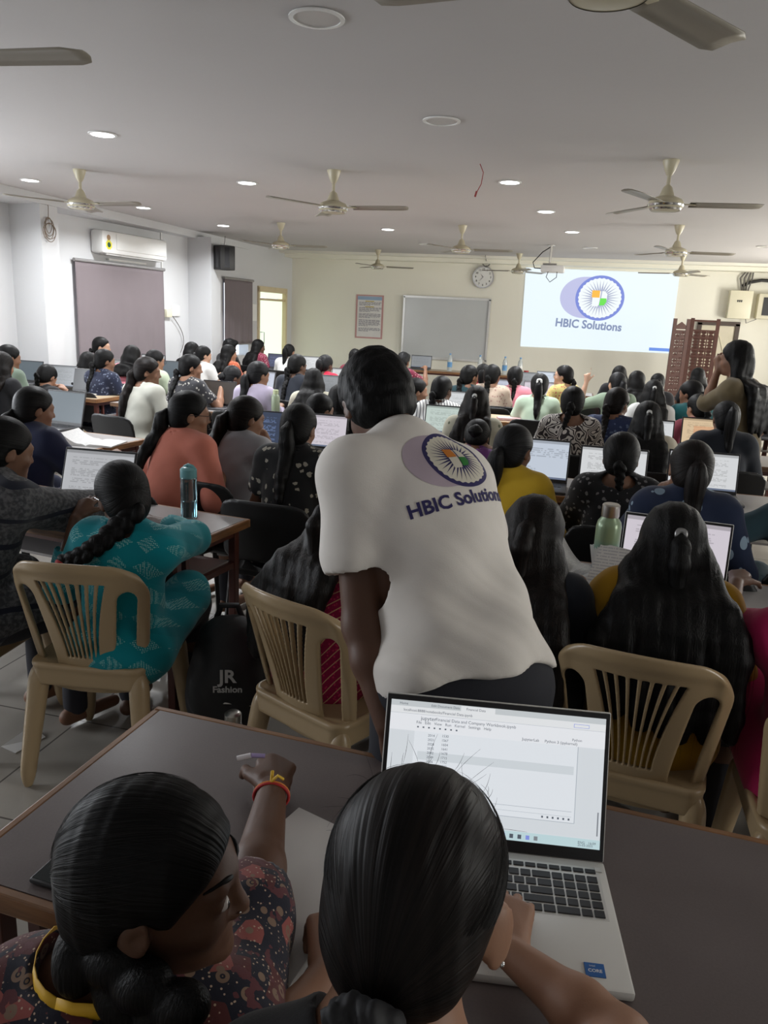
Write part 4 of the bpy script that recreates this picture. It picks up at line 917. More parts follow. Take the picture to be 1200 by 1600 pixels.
def back_f(x, y, z):
    t = .0075+.006*np.exp(-((np.abs(x)-.225)/.02)**2)+.005*np.exp(-((z-.80+.4*x*x)/.018)**2); d = np.abs(y-yb(x, z))*.93-t
    w = .215+.045*np.clip((z-.42)/.3, 0, 1); out = rb2(x*.26/w, z-.58+.45*x*x, .26, .25, .11); d = smax(d, out, .012)
    u = np.clip((z-.47)/.29, 0, 1); sl = np.full_like(x, 9.)
    for i in range(-4, 4):
        xc = (i+.5)*(.0165+.0175*u**1.6); hw = .0048+.0062*u**1.6; sl = np.minimum(sl, np.maximum(np.abs(x-xc)-hw, np.abs(z-.615+.25*x*x)-.142))
    d = smax(d, -sl, .004)
    xa = .148+.05*np.clip((z-.45)/.3, 0, 1)**1.2; q = np.sqrt((np.abs(x)-xa)**2+np.maximum(np.abs(z-.57)-.12, 0)**2)-.033
    return smax(d, -q, .008)
def seat_f(x, y, z):
    zs = .435-.018*np.exp(-((x/.16)**2+((y+.02)/.16)**2))-.03*np.clip(y-.17, 0, 1)*8*.6; o = rb2(x, y+.0, .225-.02*np.clip(-y, -.2, .2), .215, .05)
    d = smax(np.abs(z-zs)*.95-.006, o, .01); ap = smax(np.abs(o+.006)-.006, np.abs(z-.40)-.035, .008); rim = np.sqrt((o+.008)**2+(z-zs)**2)-.011
    return smin(smin(d, ap), rim, .008)
def make_pchair():
    r = empty('plastic_chair')
    V, Q = fieldfn(back_f, (-.31, -.42, .33), (.31, -.02, .87), .004); link('backrest', mesh_np('backrest', V, Q), M_CHAIR, r)
    V, Q = fieldfn(seat_f, (-.26, -.25, .34), (.26, .25, .47), .0055); link('seat', mesh_np('seat', V, Q), M_CHAIR, r)
    for sx in (-1, 1):
        for sy in (-1, 1):
            a = np.array([sx*.195, sy*.18, .40]); b = np.array([sx*.235, sy*.235-.02, .0]); R = frame(0)
            P = [E(a*(1-t)+b*t+UP*.0, ((.036-.016*t), (.03-.012*t), .05), None, .03) for t in np.linspace(0.06, .90, 9)]
            P.append(CUT((0, 0, .002), -UP, .002)); o = solid('leg', P, .007, M_CHAIR, r)
    for sx in (-1, 1): pass
    return r
pc = make_pchair(); PCH = [(-1.55, 2.28, 9, 'beige plastic chair with slatted back holding the teal kurta'), (-.665, 2.24, -26, 'beige plastic chair with slatted back holding the magenta striped kurta'),
       (.27, 2.20, -8, 'beige plastic chair with slatted back holding the mustard kurta'), (.76, 2.06, -2, 'beige plastic chair cut off by the right edge'), (-2.15, 2.30, 5, 'beige plastic chair mostly cut off by the left edge'), (-5.3, 8.0, 0, 'distant empty beige plastic chair beside the left column')]
for i, (x, y, a, lab) in enumerate(PCH):
    o = pc if i == 0 else copy_tree(pc); o.scale = (.9, 1, 1.035); o.location = (x, y, 0); o.rotation_euler = (0, 0, math.radians(a)); tag(o, lab, 'chair', 'beige plastic chairs')
# black training chair
M_BCH = plain('black_chair_shell', (.009, .009, .0095), .42, spec=.4, var=.05)
def make_bchair():
    r = empty('black_chair')
    f = lambda x, y, z: smax(np.abs(y+.20+.18*(z-.45)-.55*x*x)*.95-.009, rb2(x, z-.655+.25*x*x, .235-.02*(z-.65), .155, .07), .01)
    V, Q = fieldfn(f, (-.27, -.33, .46), (.27, -.08, .84), .011); link('backrest', mesh_np('backrest', V, Q), M_BCH, r)
    f = lambda x, y, z: smax(np.abs(z-.44+.05*np.clip(y-.12, 0, 1))-.016, rb2(x, y, .225, .215, .06), .012)
    V, Q = fieldfn(f, (-.25, -.24, .40), (.25, .24, .48), .011); link('seat', mesh_np('seat', V, Q), M_BCH, r)
    for sx in (-1, 1):
        MB().tube([(sx*.2, .19, .43), (sx*.215, .21, .0)], .012, 6).build('leg', M_BCH, r, True); MB().tube([(sx*.2, -.16, .6), (sx*.205, -.17, .43), (sx*.215, -.23, .0)], .012, 6).build('leg', M_BCH, r, True)
    return r
bc = make_bchair(); bc_used = False
def black_chair(x, y, yaw, lab):
    global bc_used
    o = copy_tree(bc) if bc_used else bc; bc_used = True; o.location = (x, y, 0); o.rotation_euler = (0, 0, math.radians(yaw)); tag(o, lab, 'chair', 'black chairs behind the desks'); return o
# ------------------------------------------------------------------ laptops
def screenmat(name, kind, em=.9):
    em = em*ES*(.55 if name.endswith('doc') else .8)
    if name in MATS: return MATS[name]
    m, n, c = base(name, (.02, .02, .02), .3); x, y, z = n.sep(n.coord('UV'))
    bgs = dict(doc=(.86, .88, .92), lav=(.66, .70, .84), code=(.035, .055, .11), navy=(.03, .04, .10), mint=(.70, .82, .76), orange=(.92, .70, .45), table=(.72, .80, .92), white=(.88, .90, .92), grey=(.18, .19, .21), brown=(.07, .055, .045), black=(.006, .006, .008), dim=(.30, .32, .34), pinkd=(.82, .76, .84), slate=(.10, .14, .17), silver=(.42, .43, .44))
    bg = bgs[kind]; dark = sum(bg) < .5; ink = tuple(min(1, v*6+.05) for v in bg) if dark else tuple(v*.45 for v in bg); out = bg
    if kind not in ('black', 'brown', 'slate', 'grey'):
        nl = 26 if kind != 'table' else 20; row = (y*nl).floor(); ln = ((y*nl).fract() > .45)
        w = n.noise(n.comb(x*22, row*3.7, 0), 1, 1) > .47; mask = ((x > .1)*(x < .86))*((y > .1)*(y < .84)); g = n.noise(n.comb(row*.31, 2.2, 0), 3, 0) > .42
        s = ln*w*mask*g
        if kind == 'table': s = ((ln*w)*((y > .55)*(y < .8))).mx(ln*w*(y < .3)*(x < .5))
        out = n.mix(s*.6, bg, ink)
        if not dark: out = n.mix((y > .93), out, tuple(v*.62 for v in bg)); out = n.mix((y < .05), out, (.18, .22, .32))
        if kind == 'orange': out = n.mix((x > .24)*(x < .9)*(y > .15)*(y < .72)*.5, out, (.95, .42, .2))
        if kind == 'silver':
            d = ((x-.5)*(x-.5)*2.2+(y-.55)*(y-.55)); out = n.mix(d < .012, bg, (.12, .12, .13))
    if not isinstance(out, tuple): n.emit(out, em)
    else: n.b.inputs['Emission Color'].default_value = (*out, 1); n.b.inputs['Emission Strength'].default_value = em
    MATS[name] = m; return m
M_SILV = plain('silver_laptop_casing', (.66, .65, .62), .4, .25, var=.03); M_DGREY = plain('dark_grey_laptop_casing', (.05, .05, .055), .45, var=.03); M_BEZ = plain('black_bezel', (.012, .012, .014), .35, var=0); M_KEY = plain('black_keys', (.02, .02, .022), .5, var=0)
M_PADK = plain('dark_key_wells', (.05, .05, .055), .6, var=0); M_LTKEY = plain('pale_keys', (.42, .42, .41), .5, var=0)
def laptop(x, y, yaw, disp, lab, w=.36, body=None, tilt=14, z=.75, kb=True, sh=.235, name='laptop'):
    """x, y: the hinge; the screen faces -y"""
    body = body or M_DGREY; r = empty(name, (x, y, z), math.radians(yaw), lab, 'laptop', 'open laptops on the desks'); d = .245*w/.36
    MB().box((0, -d/2, .009), (w, d, .016), None, .005).build('base', body, r, True)
    mb = MB()
    if kb == 'full':
        wk = [1]*13
        for row, (yy, ks) in enumerate(((-.03, [.75]*15+[.75]*3), (-.05, [1]*13+[1.7]+[1]*4), (-.069, [1.4]+[1]*12+[1.3]+[1]*3+[1]), (-.088, [1.7]+[1]*11+[2]+[1]*3+[1]), (-.107, [2.1]+[1]*10+[2.6]+[1]*3+[1]), (-.126, [1.2, 1, 1, 1.1, 5.4, 1.1, 1, 1, 1, 1.1]+[2]+[1]*2))):
            tot = sum(ks); xx = -w*.455; u = w*.91/tot
            for k_ in ks: mb.box((xx+k_*u/2, yy, .0185), (k_*u-.0028, .0148 if row else .0095, .0022), None, .0009); xx += k_*u
        MB().box((0, -.078, .0168), (w*.93, .118, .0012)).build('keyboard_deck', body, r)
    else:
        for row in range(5):
            for k_ in range(14): mb.box((-w*.42+w*.84*(k_+.5)/14, -.035*w/.36-row*.019*w/.36, .0178), (w*.84/14-.003, .0155*w/.36, .0025))
    mb.build('keyboard', M_KEY if body is M_DGREY or kb == 'full' else M_LTKEY, r)
    MB().box((-.02, -d*.78, .0175), (.105, .065, .0008)).build('trackpad', M_PADK if body is M_DGREY else plain('pale_trackpad', (.5, .5, .49), .3), r)
    lid = MB().box((0, .004, sh/2), (w, .006, sh), None, .003).build('screen_lid', body, r, True); lid.location = (0, .0, .014); lid.rotation_euler = (-math.radians(tilt), 0, 0)
    MB().box((0, -.0002, sh/2), (w-.004, .004, sh-.004), None, .001).build('bezel', M_BEZ, lid)
    b = .009; q = quad_uv('display', [(-w/2+b, -.0026, .022), (w/2-b, -.0026, .022), (w/2-b, -.0026, sh-.011), (-w/2+b, -.0026, sh-.011)], disp, lid)
    return r, lid
SM = {k: screenmat('display_'+k, k) for k in ('doc', 'lav', 'code', 'navy', 'mint', 'orange', 'table', 'white', 'grey', 'brown', 'black', 'dim', 'pinkd', 'slate', 'silver')}
def lap(px0, px1, py, sm, lab, w=.36, zt=.97, yaw=0, body=None, tilt=14, cut=0, **k):
    """top edge of the screen in the photo; cut=+1 only the left end shows, -1 only the right end, 0 whole"""
    p, q = atz(px0, py[0], zt), atz(px1, py[1], zt); c = (p+q)/2
    if cut == 1: c = p+np.array([w/2, 0, 0])
    if cut == -1: c = q-np.array([w/2, 0, 0])
    s = math.sin(math.radians(tilt)); sh = k.pop('sh', .235); y = c[1]-s*sh
    return laptop(c[0], y, yaw, SM[sm], lab, w, body, tilt, sh=sh, z=zt-sh*math.cos(math.radians(tilt))-.014 if False else .75, **k)
lap(105, 217, (703, 712), 'doc', 'dark grey laptop showing a text document, before the teal kurta', yaw=4, tilt=20)
lap(75, 133, (615, 622), 'slate', 'dark laptop with switched off screen beside the navy sweater', yaw=-8, sh=.25)
lap(82, 115, (572, 576), 'dim', 'laptop with grey screen and pink edge at far left')
lap(117, 162, (578, 582), 'black', 'laptop with black screen and silver base on the tan desk', body=M_SILV, yaw=-5)
lap(27, 66, (565, 568), 'slate', 'laptop with slate screen right of the olive shirt at far left')
lap(175, 214, (561, 565), 'silver', 'silver laptop with a round mark on its pale screen', body=M_SILV, w=.40, zt=1.0, sh=.25)
lap(222, 258, (552, 555), 'white', 'small bright laptop screen below the wide blind', zt=1.0, sh=.24)
lap(253, 283, (565, 568), 'slate', 'blue grey laptop screen right of the pale green shirt', w=.34)
lap(320, 368, (597, 600), 'brown', 'laptop with dark brown screen left of the lilac shirt', w=.34)
lap(412, 432, (582, 584), 'lav', 'laptop with lavender screen beside the lilac shirt', cut=-1, yaw=-10)
lap(425, 446, (554, 556), 'navy', 'laptop with navy screen far back by the glass door')
lap(475, 496, (558, 560), 'white', 'laptop with pale screen far back left of the bright red shirt')
lap(503, 530, (588, 590), 'dim', 'laptop with pale grey screen right of the spread hair', cut=-1)
lap(531, 550, (577, 580), 'white', 'laptop with light screen below the maroon backpack shirt')
lap(414, 446, (645, 650), 'code', 'laptop with navy code screen between two long haired students', cut=-1, w=.36, sh=.24)
lap(493, 545, (652, 656), 'pinkd', 'laptop with white document beside the bending person in white', cut=-1, sh=.24)
lap(668, 730, (635, 641), 'mint', 'laptop with mint file window right of the bending person', w=.34)
laptop(-2.82, 13.9, 0, SM['dim'], 'laptop standing open on the front table before the whiteboard', w=.38)
lap(700, 735, (610, 616), 'white', 'laptop with white page right of the striped shirt', cut=-1)
lap(777, 806, (592, 597), 'lav', 'laptop with lavender page beside the beige shirt braid', cut=-1)
lap(815, 836, (583, 585), 'dim', 'laptop with blue grey screen behind the pink shirt')
lap(850, 868, (582, 584), 'table', 'laptop with blue page just left of the yellow floral shirt')
lap(819, 867, (598, 600), 'pinkd', 'laptop with pink edged page behind the pale green shirt')
lap(832, 892, (694, 699), 'table', 'laptop with spreadsheet page right of the yellow kurta', cut=-1, w=.37, sh=.25)
lap(905, 1017, (700, 710), 'white', 'laptop with white worksheet behind the black printed kurta', w=.37, sh=.235)
lap(908, 946, (652, 656), 'table', 'laptop with pale cyan page behind the zigzag shirt', cut=-1)
lap(972, 1054, (657, 661), 'white', 'laptop with pale worksheet behind the long haired cream shirt', w=.38)
lap(1066, 1118, (655, 659), 'orange', 'laptop with orange page left of the dark ponytailed student', cut=1)
lap(1043, 1160, (705, 718), 'white', 'laptop with white page behind the navy leaf print shirt', w=.38)
lap(987, 1123, (820, 816), 'pinkd', 'white laptop with red striped page before the mustard kurta', body=plain('white_laptop_casing', (.72, .72, .70), .35, var=.02), w=.37, yaw=-7, sh=.235)
lap(1185, 1225, (640, 645), 'black', 'dark laptop cut off by the right edge near the cream table', zt=.98)
# the foreground laptop
hl, lid = laptop(-.068, 1.162, 8, SM['white'], 'large silver laptop with number pad in front on the dark desk', w=.392, body=M_SILV, tilt=20, kb='full', sh=.252)
for ch in lid.children:
    if ch.name.startswith('display'): ch.data.materials.clear(); ch.data.materials.append(glow('hero_display_page', (.72, .76, .80), .85)); DSP = ch
HX, HZ0, HZ1 = .187, .022, .241
def scr(nm, u0, v0, u1, v1, m, l=1): # v from the top
    mb = MB(); mb.box(((u0+u1-1)*HX, -.0030-.0003*l, HZ1-(HZ1-HZ0)*(v0+v1)/2), (2*HX*(u1-u0), .0003, (HZ1-HZ0)*(v1-v0))); return mb.build(nm, m, DSP)
def stx(s, u, v, size, m, al='LEFT'): return text('screen_text', s, size, Matrix.Translation(((2*u-1)*HX, -.0048, HZ1-(HZ1-HZ0)*v)) @ Rx, m, DSP, 0, al)
G = {k: glow('screen_'+k, c, .82) for k, c in dict(tab=(.62, .66, .68), bar=(.86, .88, .90), line=(.45, .5, .55), ink=(.10, .12, .15), panel=(.84, .88, .93), shade=(.72, .75, .77), cell=(.70, .75, .79), task=(.58, .76, .80), blue=(.05, .22, .65), red=(.6, .1, .1), thumb=(.25, .27, .3)).items()}
scr('tab_strip', 0, 0, 1, .045, G['tab']); scr('open_tab', .33, .004, .49, .045, G['bar'], 2); scr('address_bar', 0, .045, 1, .10, G['bar']); scr('rule_line', 0, .1, 1, .102, G['line'], 2)
scr('menu_area', 0, .102, 1, .235, glow('screen_white_menu', (.86, .88, .92), .85)); scr('page_panel', .12, .235, .88, .82, G['panel'], 2); scr('panel_edge', .12, .82, .88, .824, G['line'], 3); scr('panel_edge', .878, .235, .881, .82, G['line'], 3)
scr('shaded_cell', .14, .39, .865, .455, G['cell'], 3); scr('rule_line', .14, .735, .865, .738, G['line'], 3); scr('rule_line', .14, .775, .865, .777, G['line'], 3); scr('task_bar', 0, .93, 1, 1, G['task'], 2); scr('scroll_thumb', .982, .72, .988, .9, G['thumb'], 3); scr('address_pill', .855, .06, .925, .088, G['blue'], 3); scr('address_pill', .857, .063, .923, .085, G['bar'], 4)
stx('localhost:8888/notebooks/Financial Data.ipynb', .06, .074, .0065, G['ink']); stx('Home', .04, .024, .006, G['ink']); stx('Edit Document Data', .19, .024, .006, G['ink']); stx('Financial Data', .355, .026, .006, G['ink'])
stx('jupyter', .145, .13, .0095, G['ink']); stx('Financial Data and Company Workbook.ipynb', .215, .13, .0075, G['ink']); stx('File   Edit   View   Run   Kernel   Settings   Help', .125, .165, .0068, G['ink']); stx('JupyterLab     Python 3 (ipykernel)', .875, .215, .0068, G['ink'], 'RIGHT'); stx('Python', .85, .185, .006, G['ink'])
for k in range(9): stx('%d' % (2014+k*7), .2, .26+.034*k, .006, G['ink'], 'CENTER'); stx('%d' % (1530+k*37), .265, .255+.034*k, .006, G['ink'], 'CENTER')
for k in range(6): scr('page_tool_icon', .73+.024*k, .788, .738+.024*k, .803, G['ink'], 4)
for k, c in enumerate(('blue', 'red', 'blue', 'ink', 'ink', 'blue', 'thumb')): scr('task_icon', .48+.037*k, .95, .497+.037*k, .982, G[c], 4)
stx('ENG   16:09', .9, .958, .006, G['ink']); stx('25-03-2025', .9, .978, .0055, G['ink'])
for k in range(8): scr('tool_icon', .13+.026*k, .195, .138+.026*k, .206, G['ink'], 3)
MB().box((.145, -.235, .0178), (.028, .024, .0008)).build('blue_sticker', plain('sticker_blue', (.02, .12, .38), .35), hl)
text('sticker_lettering', 'CORE', .0075, Matrix.Translation((.145, -.237, .0186)), plain('sticker_white', (.7, .75, .8), .4), hl, .0002); text('sticker_lettering', 'intel', .005, Matrix.Translation((.142, -.2285, .0186)), plain('sticker_white', (.7, .75, .8), .4), hl)
mb = MB().box((.182, -.024, .0182), (.012, .01, .002), None, .0008); mb.build('power_key', M_SILV, hl)
# ------------------------------------------------------------------ loose things
def bottle(x, y, z, prof, m, lab, name='water_bottle', capp=None, capm=None, n=24, extra=None):
    r = empty(name, (x, y, z), 0, lab, 'bottle'); MB().lathe(prof, n=n).build('bottle_body', m, r, True)
    if capp: MB().lathe(capp, n=n).build('cap', capm, r, True)
    return r
M_TEALP = plain('teal_translucent_plastic', (.30, .46, .50), .08, var=0, trans=.92); M_TEALC = plain('teal_bottle_cap', (.14, .33, .35), .3, var=.02)
p = atz(299, 806, .75); r = bottle(p[0], p[1]-.02, .75, [(.033, 0), (.036, .004), (.036, .15), (.035, .16), (.036, .17), (.036, .178), (.03, .19)], M_TEALP, 'teal transparent water bottle on the corner of the left desk', capp=[(.034, .175), (.036, .18), (.036, .215), (.030, .222), (.022, .226)], capm=M_TEALC)
MB().lathe([(.031, .004), (.033, .006), (.033, .075)], n=20).build('water', plain('still_water', (.45, .62, .66), .03, var=0, trans=.95), r, True); mb = MB(); mb.tube([(-.02, 0, .224), (0, 0, .235), (.02, 0, .23), (.034, 0, .215)], .007, 8); mb.build('carry_loop', M_TEALC, r, True)
m, n, c = base('green_to_blue_enamel', (.3, .4, .25), .3, .2); x, y, z = n.sep(n.coord()); n.col(n.mix(n.ramp(z, .05, .14), (.02, .22, .32), (.25, .34, .21)))
p = atz(940, 896, .75); gb = bottle(p[0], p[1]-.1, .75, [(.034, 0), (.037, .004), (.037, .175), (.034, .19), (.024, .203), (.024, .21)], m, 'green steel bottle fading to blue beside the open notebook', capp=[(.025, .205), (.026, .208), (.026, .24), (.022, .244)], capm=M_STEEL); gb.scale = (1.2, 1.2, 1.2)
p = atz(364, 1100, .3)
bottle(p[0], p[1], .0, [(.035, 0), (.037, .003), (.037, .20), (.034, .215), (.028, .222)], M_STEEL, 'steel flask standing on the floor by the black backpack', name='steel_flask', capp=[(.029, .222), (.030, .225), (.030, .262), (.024, .268), (.016, .272)], capm=M_STEEL)
M_CLR = plain('clear_plastic', (.8, .87, .9), .1, var=0, trans=.6); M_LBL = plain('blue_bottle_label', (.12, .30, .55), .5)
for i, (px, d) in enumerate(((702, 'leftmost clear water bottle on the front table'), (749, 'second clear water bottle on the front table'), (788, 'third clear water bottle on the front table'), (812, 'rightmost clear water bottle by the red cup'))):
    p = aty(px, 580, 13.85); r = bottle(p[0], p[1], .75, [(.04, 0), (.043, .01), (.043, .19), (.035, .24), (.017, .275), (.017, .29)], M_CLR, d, capp=[(.018, .285), (.018, .31)], capm=M_LBL, n=12); r['group'] = 'water bottles on the front table'
    MB().lathe([(.0445, .07), (.0445, .16)], n=12, cap=False).build('bottle_label', M_LBL if i % 2 == 0 else M_WPL, r)
p = aty(822, 582, 13.85); tag(MB().lathe([(.03, 0), (.045, .09)], (p[0], p[1], .75), 14).build('paper_cup', plain('red_paper', (.4, .03, .03), .6), None, True), 'small red cup at the right end of the front table', 'cup')
p = atz(453, 612, .75); r = bottle(-2.55, 6.3, .75, [(.035, 0), (.037, .01), (.037, .17), (.03, .19), (.022, .2)], plain('pale_green_plastic', (.35, .42, .28), .3, trans=.3), 'small pale green bottle before the spread hair student', capp=[(.024, .2), (.024, .235)], capm=plain('lime_cap', (.45, .5, .3), .5), n=14)
# books and papers
M_PAPER = plain('white_page', (.62, .61, .59), .7, var=.04); M_PAGE2, n, c = base('written_page', (.6, .59, .57), .7); x, y, z = n.sep(n.coord()); s = ((y*110).fract() < .4)*(n.noise(n.comb(x*160, (y*110).floor()*2.3, 0), 1, 1) > .42); n.col(n.mix(s*.55, (.6, .59, .57), (.25, .26, .3)))
def open_book(x, y, z, yaw, w, d, lab, curl=0., m=None, th=.014):
    r = empty('open_notebook', (x, y, z), math.radians(yaw), lab, 'notebook')
    for s, nm in ((-1, 'left_pages'), (1, 'right_pages')):
        bm = bmesh.new(); g = []
        for i in range(13):
            t = i/12; lift = th*(1-(t-.25)**2*.9)+(curl*max(0, t-.3)**1.5 if s < 0 else 0); xx = s*w*t*(1-.25*curl*t*(s < 0)); g.append([bm.verts.new((xx, -d/2, lift*min(1, t*6+.2)+.001)), bm.verts.new((xx, d/2, lift*min(1, t*6+.2)+.001)), bm.verts.new((xx, -d/2, max(.0005, lift-.012-th) if curl and s < 0 else .0005)), bm.verts.new((xx, d/2, max(.0005, lift-.012-th) if curl and s < 0 else .0005))])
        for i in range(12):
            a, b = g[i], g[i+1]
            for q in ((a[0], b[0], b[1], a[1]), (a[2], a[3], b[3], b[2]), (a[0], a[2], b[2], b[0]), (a[1], b[1], b[3], a[3])): bm.faces.new(q)
        bm.faces.new((g[-1][0], g[-1][2], g[-1][3], g[-1][1])); bmesh.ops.recalc_face_normals(bm, faces=bm.faces)
        me = bpy.data.meshes.new(nm); bm.to_mesh(me); bm.free(); link(nm, me, m or M_PAGE2, r)
    return r
p = atz(150, 690, .76); open_book(p[0]+.0, p[1]-.02, .75, 8, .17, .24, 'open book with a lifted page beside the navy sweater', .12)
p = atz(75, 663, .76); open_book(p[0]-.1, p[1], .75, 0, .17, .24, 'second open book at the far end of the left desk')
r = empty('open_notebook', (-.345, .925, .75), math.radians(-22), 'large white open notebook on the dark desk under the forearm', 'notebook'); mb = MB()
mb.poly([(-.12, -.17, .0), (.105, -.145, 0), (.07, .0, 0), (.01, .21, 0), (-.16, .2, 0)], (0, 0, .016)); mb.build('page_block', plain('blank_page', (.60, .575, .55), .75, var=.04), r)
mb = MB(); mb.box((-.01, -.0, -.0), (.2, .3, .0)) if False else mb.tube([(-.12, -.171, .008), (.105, -.146, .008)], .0015, 4); mb.build('page_edge', M_WIRE, r)
p = atz(906, 893, .76); open_book(p[0], p[1]-.04, .75, -28, .17, .24, 'open notebook with loose sheets left of the green bottle', .2)
r = empty('held_pages', tuple(atz(962, 880, .82)+[0, -.12, 0]), math.radians(-14), 'sheaf of written pages held upright right of the green bottle', 'papers')
for k in range(5):
    q = quad_uv('sheet', [(-.09+.006*k, -.07, -.03), (.12, -.10, -.03), (.14, .03+.008*k, .075-.004*k), (-.075-.012*k, .05+.006*k, .085-.006*k)], M_PAGE2 if k == 0 else M_PAPER, r); s = q.modifiers.new('thickness', 'SOLIDIFY'); s.thickness = .0008; q.location = (0, .004*k, 0)
p = atz(795, 655, .76); tag(MB().box((p[0], p[1], .765), (.22, .14, .025), Matrix.Rotation(.2, 3, 'Z'), .004).build('pencil_case', plain('pink_grey_case', (.5, .33, .33), .6)), 'pale pencil case on the tan desk corner', 'pencil case')
q = atz(640, 1, 0); tag(MB().poly([(-.02, -.01, 0), (.2, 0, 0), (.19, .12, 0), (0, .1, 0)], (0, 0, .002)).build('paper_sheet', M_PAPER), 'sheet of paper near the elbow of the teal kurta', 'paper').location = (-1.72, 2.60, .751)
p = atz(30, 1160, 0); tag(MB().poly([(-.05, -.05, 0), (.03, -.07, 0), (.06, .06, 0), (-.02, .09, .02)], (0, 0, .003)).build('paper_scrap', M_PAPER), 'crumpled white paper scrap on the floor at left', 'paper').location = (p[0]+.01, p[1], .001)
# phone
r = empty('mobile_phone', (-.72, .955, .75), math.radians(-4), 'black mobile phone lying on the dark desk near its left end', 'phone')
MB().box((0, 0, .005), (.078, .165, .009), None, .004).build('phone_body', M_DPL, r, True); MB().box((0, 0, .0099), (.071, .156, .0006)).build('phone_screen', plain('phone_glass', (.012, .02, .022), .12, var=0), r)
# backpack
M_BAG = plain('black_bag_nylon', (.012, .012, .013), .65, var=.3, sc=30); c = np.array([-1.19, 2.50, 0]); r = empty('backpack', tuple(c), .35, 'black backpack with white lettering standing on the floor', 'backpack')
o = solid('bag_body', [E((0, 0, .22), (.17, .12, .23), None, .05), E((0, -.08, .25), (.13, .08, .17), None, .04), E((0, 0, .42), (.12, .09, .11), None, .06), CUT((0, 0, 0), -UP)], .01, M_BAG, r, lambda V: .006*wob(V, 22)+.002*wob(V, 60))
MB().tube([(-.05, .03, .5), (-.03, .02, .56), (.03, .02, .56), (.05, .03, .5)], .012, 8).build('top_handle', M_BAG, r, True)
for s in (-1, 1): MB().tube([(s*.07, .1, .4), (s*.1, .16, .3), (s*.1, .15, .15), (s*.08, .1, .08)], .016, 8).build('shoulder_strap', M_BAG, r, True)
MB().tube([(-.1, -.13, .22), (0, -.155, .245), (.1, -.13, .22)], .004, 6).build('zip', M_STEEL, r, True)
mt = plain('bag_letter_white', (.45, .45, .44), .6); text('bag_lettering', 'JR', .07, Matrix.Translation((0.01, -.176, .36)) @ Rx, mt, r, .002); text('bag_lettering', 'Fashion', .035, Matrix.Translation((0.01, -.176, .31)) @ Rx, mt, r, .001)
# ------------------------------------------------------------------ the people
def K(n_, c, c2=None, kind='plain', sc=1.): return cloth(n_, c, c2, kind, sc)
T = dict(
 pale=K('pale_grey_cloth', (.5, .5, .5)), white=K('white_cloth', (.62, .62, .6)), pinkp=K('pink_cloth', (.62, .22, .27)), dblue=K('dark_blue_floral_cloth', (.02, .025, .05), (.12, .14, .2), 'floral'), lgreen=K('pale_green_cloth', (.45, .52, .38)),
 black=K('black_cloth', (.012, .012, .014)), orange=K('orange_print_cloth', (.42, .10, .05), (.55, .28, .15), 'floral'), maroonp=K('maroon_print_cloth', (.22, .03, .06), (.5, .3, .33), 'floral', 1.4), red=K('bright_red_cloth', (.5, .01, .035)),
 maroon=K('maroon_cloth', (.16, .025, .04)), mardot=K('maroon_dotted_cloth', (.14, .015, .035), (.4, .2, .2), 'dots'), olive=K('olive_green_cloth', (.13, .17, .13)), silver=K('silver_satin_cloth', (.42, .42, .37)), bwprint=K('black_white_block_print', (.04, .04, .045), (.42, .4, .36), 'floral', 1.1),
 lilac=K('lilac_cloth', (.42, .37, .48)), cream=K('cream_cloth', (.55, .50, .40)), creamleaf=K('cream_leaf_cloth', (.5, .48, .38), (.16, .17, .12), 'leaf'), stripe=K('white_striped_cloth', (.6, .6, .58), (.12, .12, .13), 'stripes', 1.3), dteal=K('dark_teal_cloth', (.02, .05, .06)),
 beige=K('beige_floral_cloth', (.48, .38, .30), (.32, .2, .17), 'floral'), mintg=K('pale_mint_cloth', (.42, .52, .40)), yfl=K('yellow_floral_cloth', (.52, .44, .16), (.42, .12, .1), 'floral'), purple=K('purple_cloth', (.13, .035, .16)),
 yellow=K('yellow_cloth', (.62, .40, .03)), zebra=K('zigzag_cloth', (.035, .028, .03), (.55, .51, .47), 'zebra'), nfloral=K('navy_floral_cloth', (.02, .03, .08), (.09, .12, .2), 'floral'), greenb=K('sage_green_cloth', (.20, .26, .19)), pinkred=K('rose_red_cloth', (.35, .06, .09), (.5, .2, .2), 'dots'),
 dteal2=K('dusty_teal_cloth', (.035, .075, .095)), teal2=K('deep_teal_cloth', (.01, .09, .10)), navy=K('navy_wool_cloth', (.012, .016, .045)), coral=K('coral_cloth', (.52, .17, .12)), grey=K('light_grey_cloth', (.30, .30, .32)), bfl=K('black_floral_cloth', (.008, .008, .009), (.3, .28, .23), 'floral', .75), mono=K('black_motif_cloth', (.01, .01, .012), (.16, .16, .165), 'floral', 1.1),
 leaf=K('navy_leaf_print_cloth', (.012, .02, .05), (.22, .30, .38), 'leaf'), dnavy=K('dark_navy_cloth', (.014, .017, .025)), ikat=K('teal_diamond_print_cloth', (.0, .21, .25), (.30, .55, .52), 'ikat'), wool=K('charcoal_striped_wool', (.045, .046, .052), (.115, .115, .12), 'wool'),
 band=K('magenta_yellow_line_cloth', (.29, .006, .055), (.6, .38, .2), 'bandhani'), mustard=K('mustard_cloth', (.42, .23, .015)), magenta=K('deep_pink_cloth', (.40, .012, .09)), polo=K('off_white_polo_cloth', (.74, .70, .65)), paisley=K('maroon_navy_paisley_cloth', (.1, .03, .03), None, 'paisley'),
 brown=K('brown_olive_cloth', (.13, .10, .055)), darksh=K('dark_print_cloth', (.02, .018, .018), (.1, .08, .06), 'floral'))
SK = [S_MID, S_DARK, S_WARM]
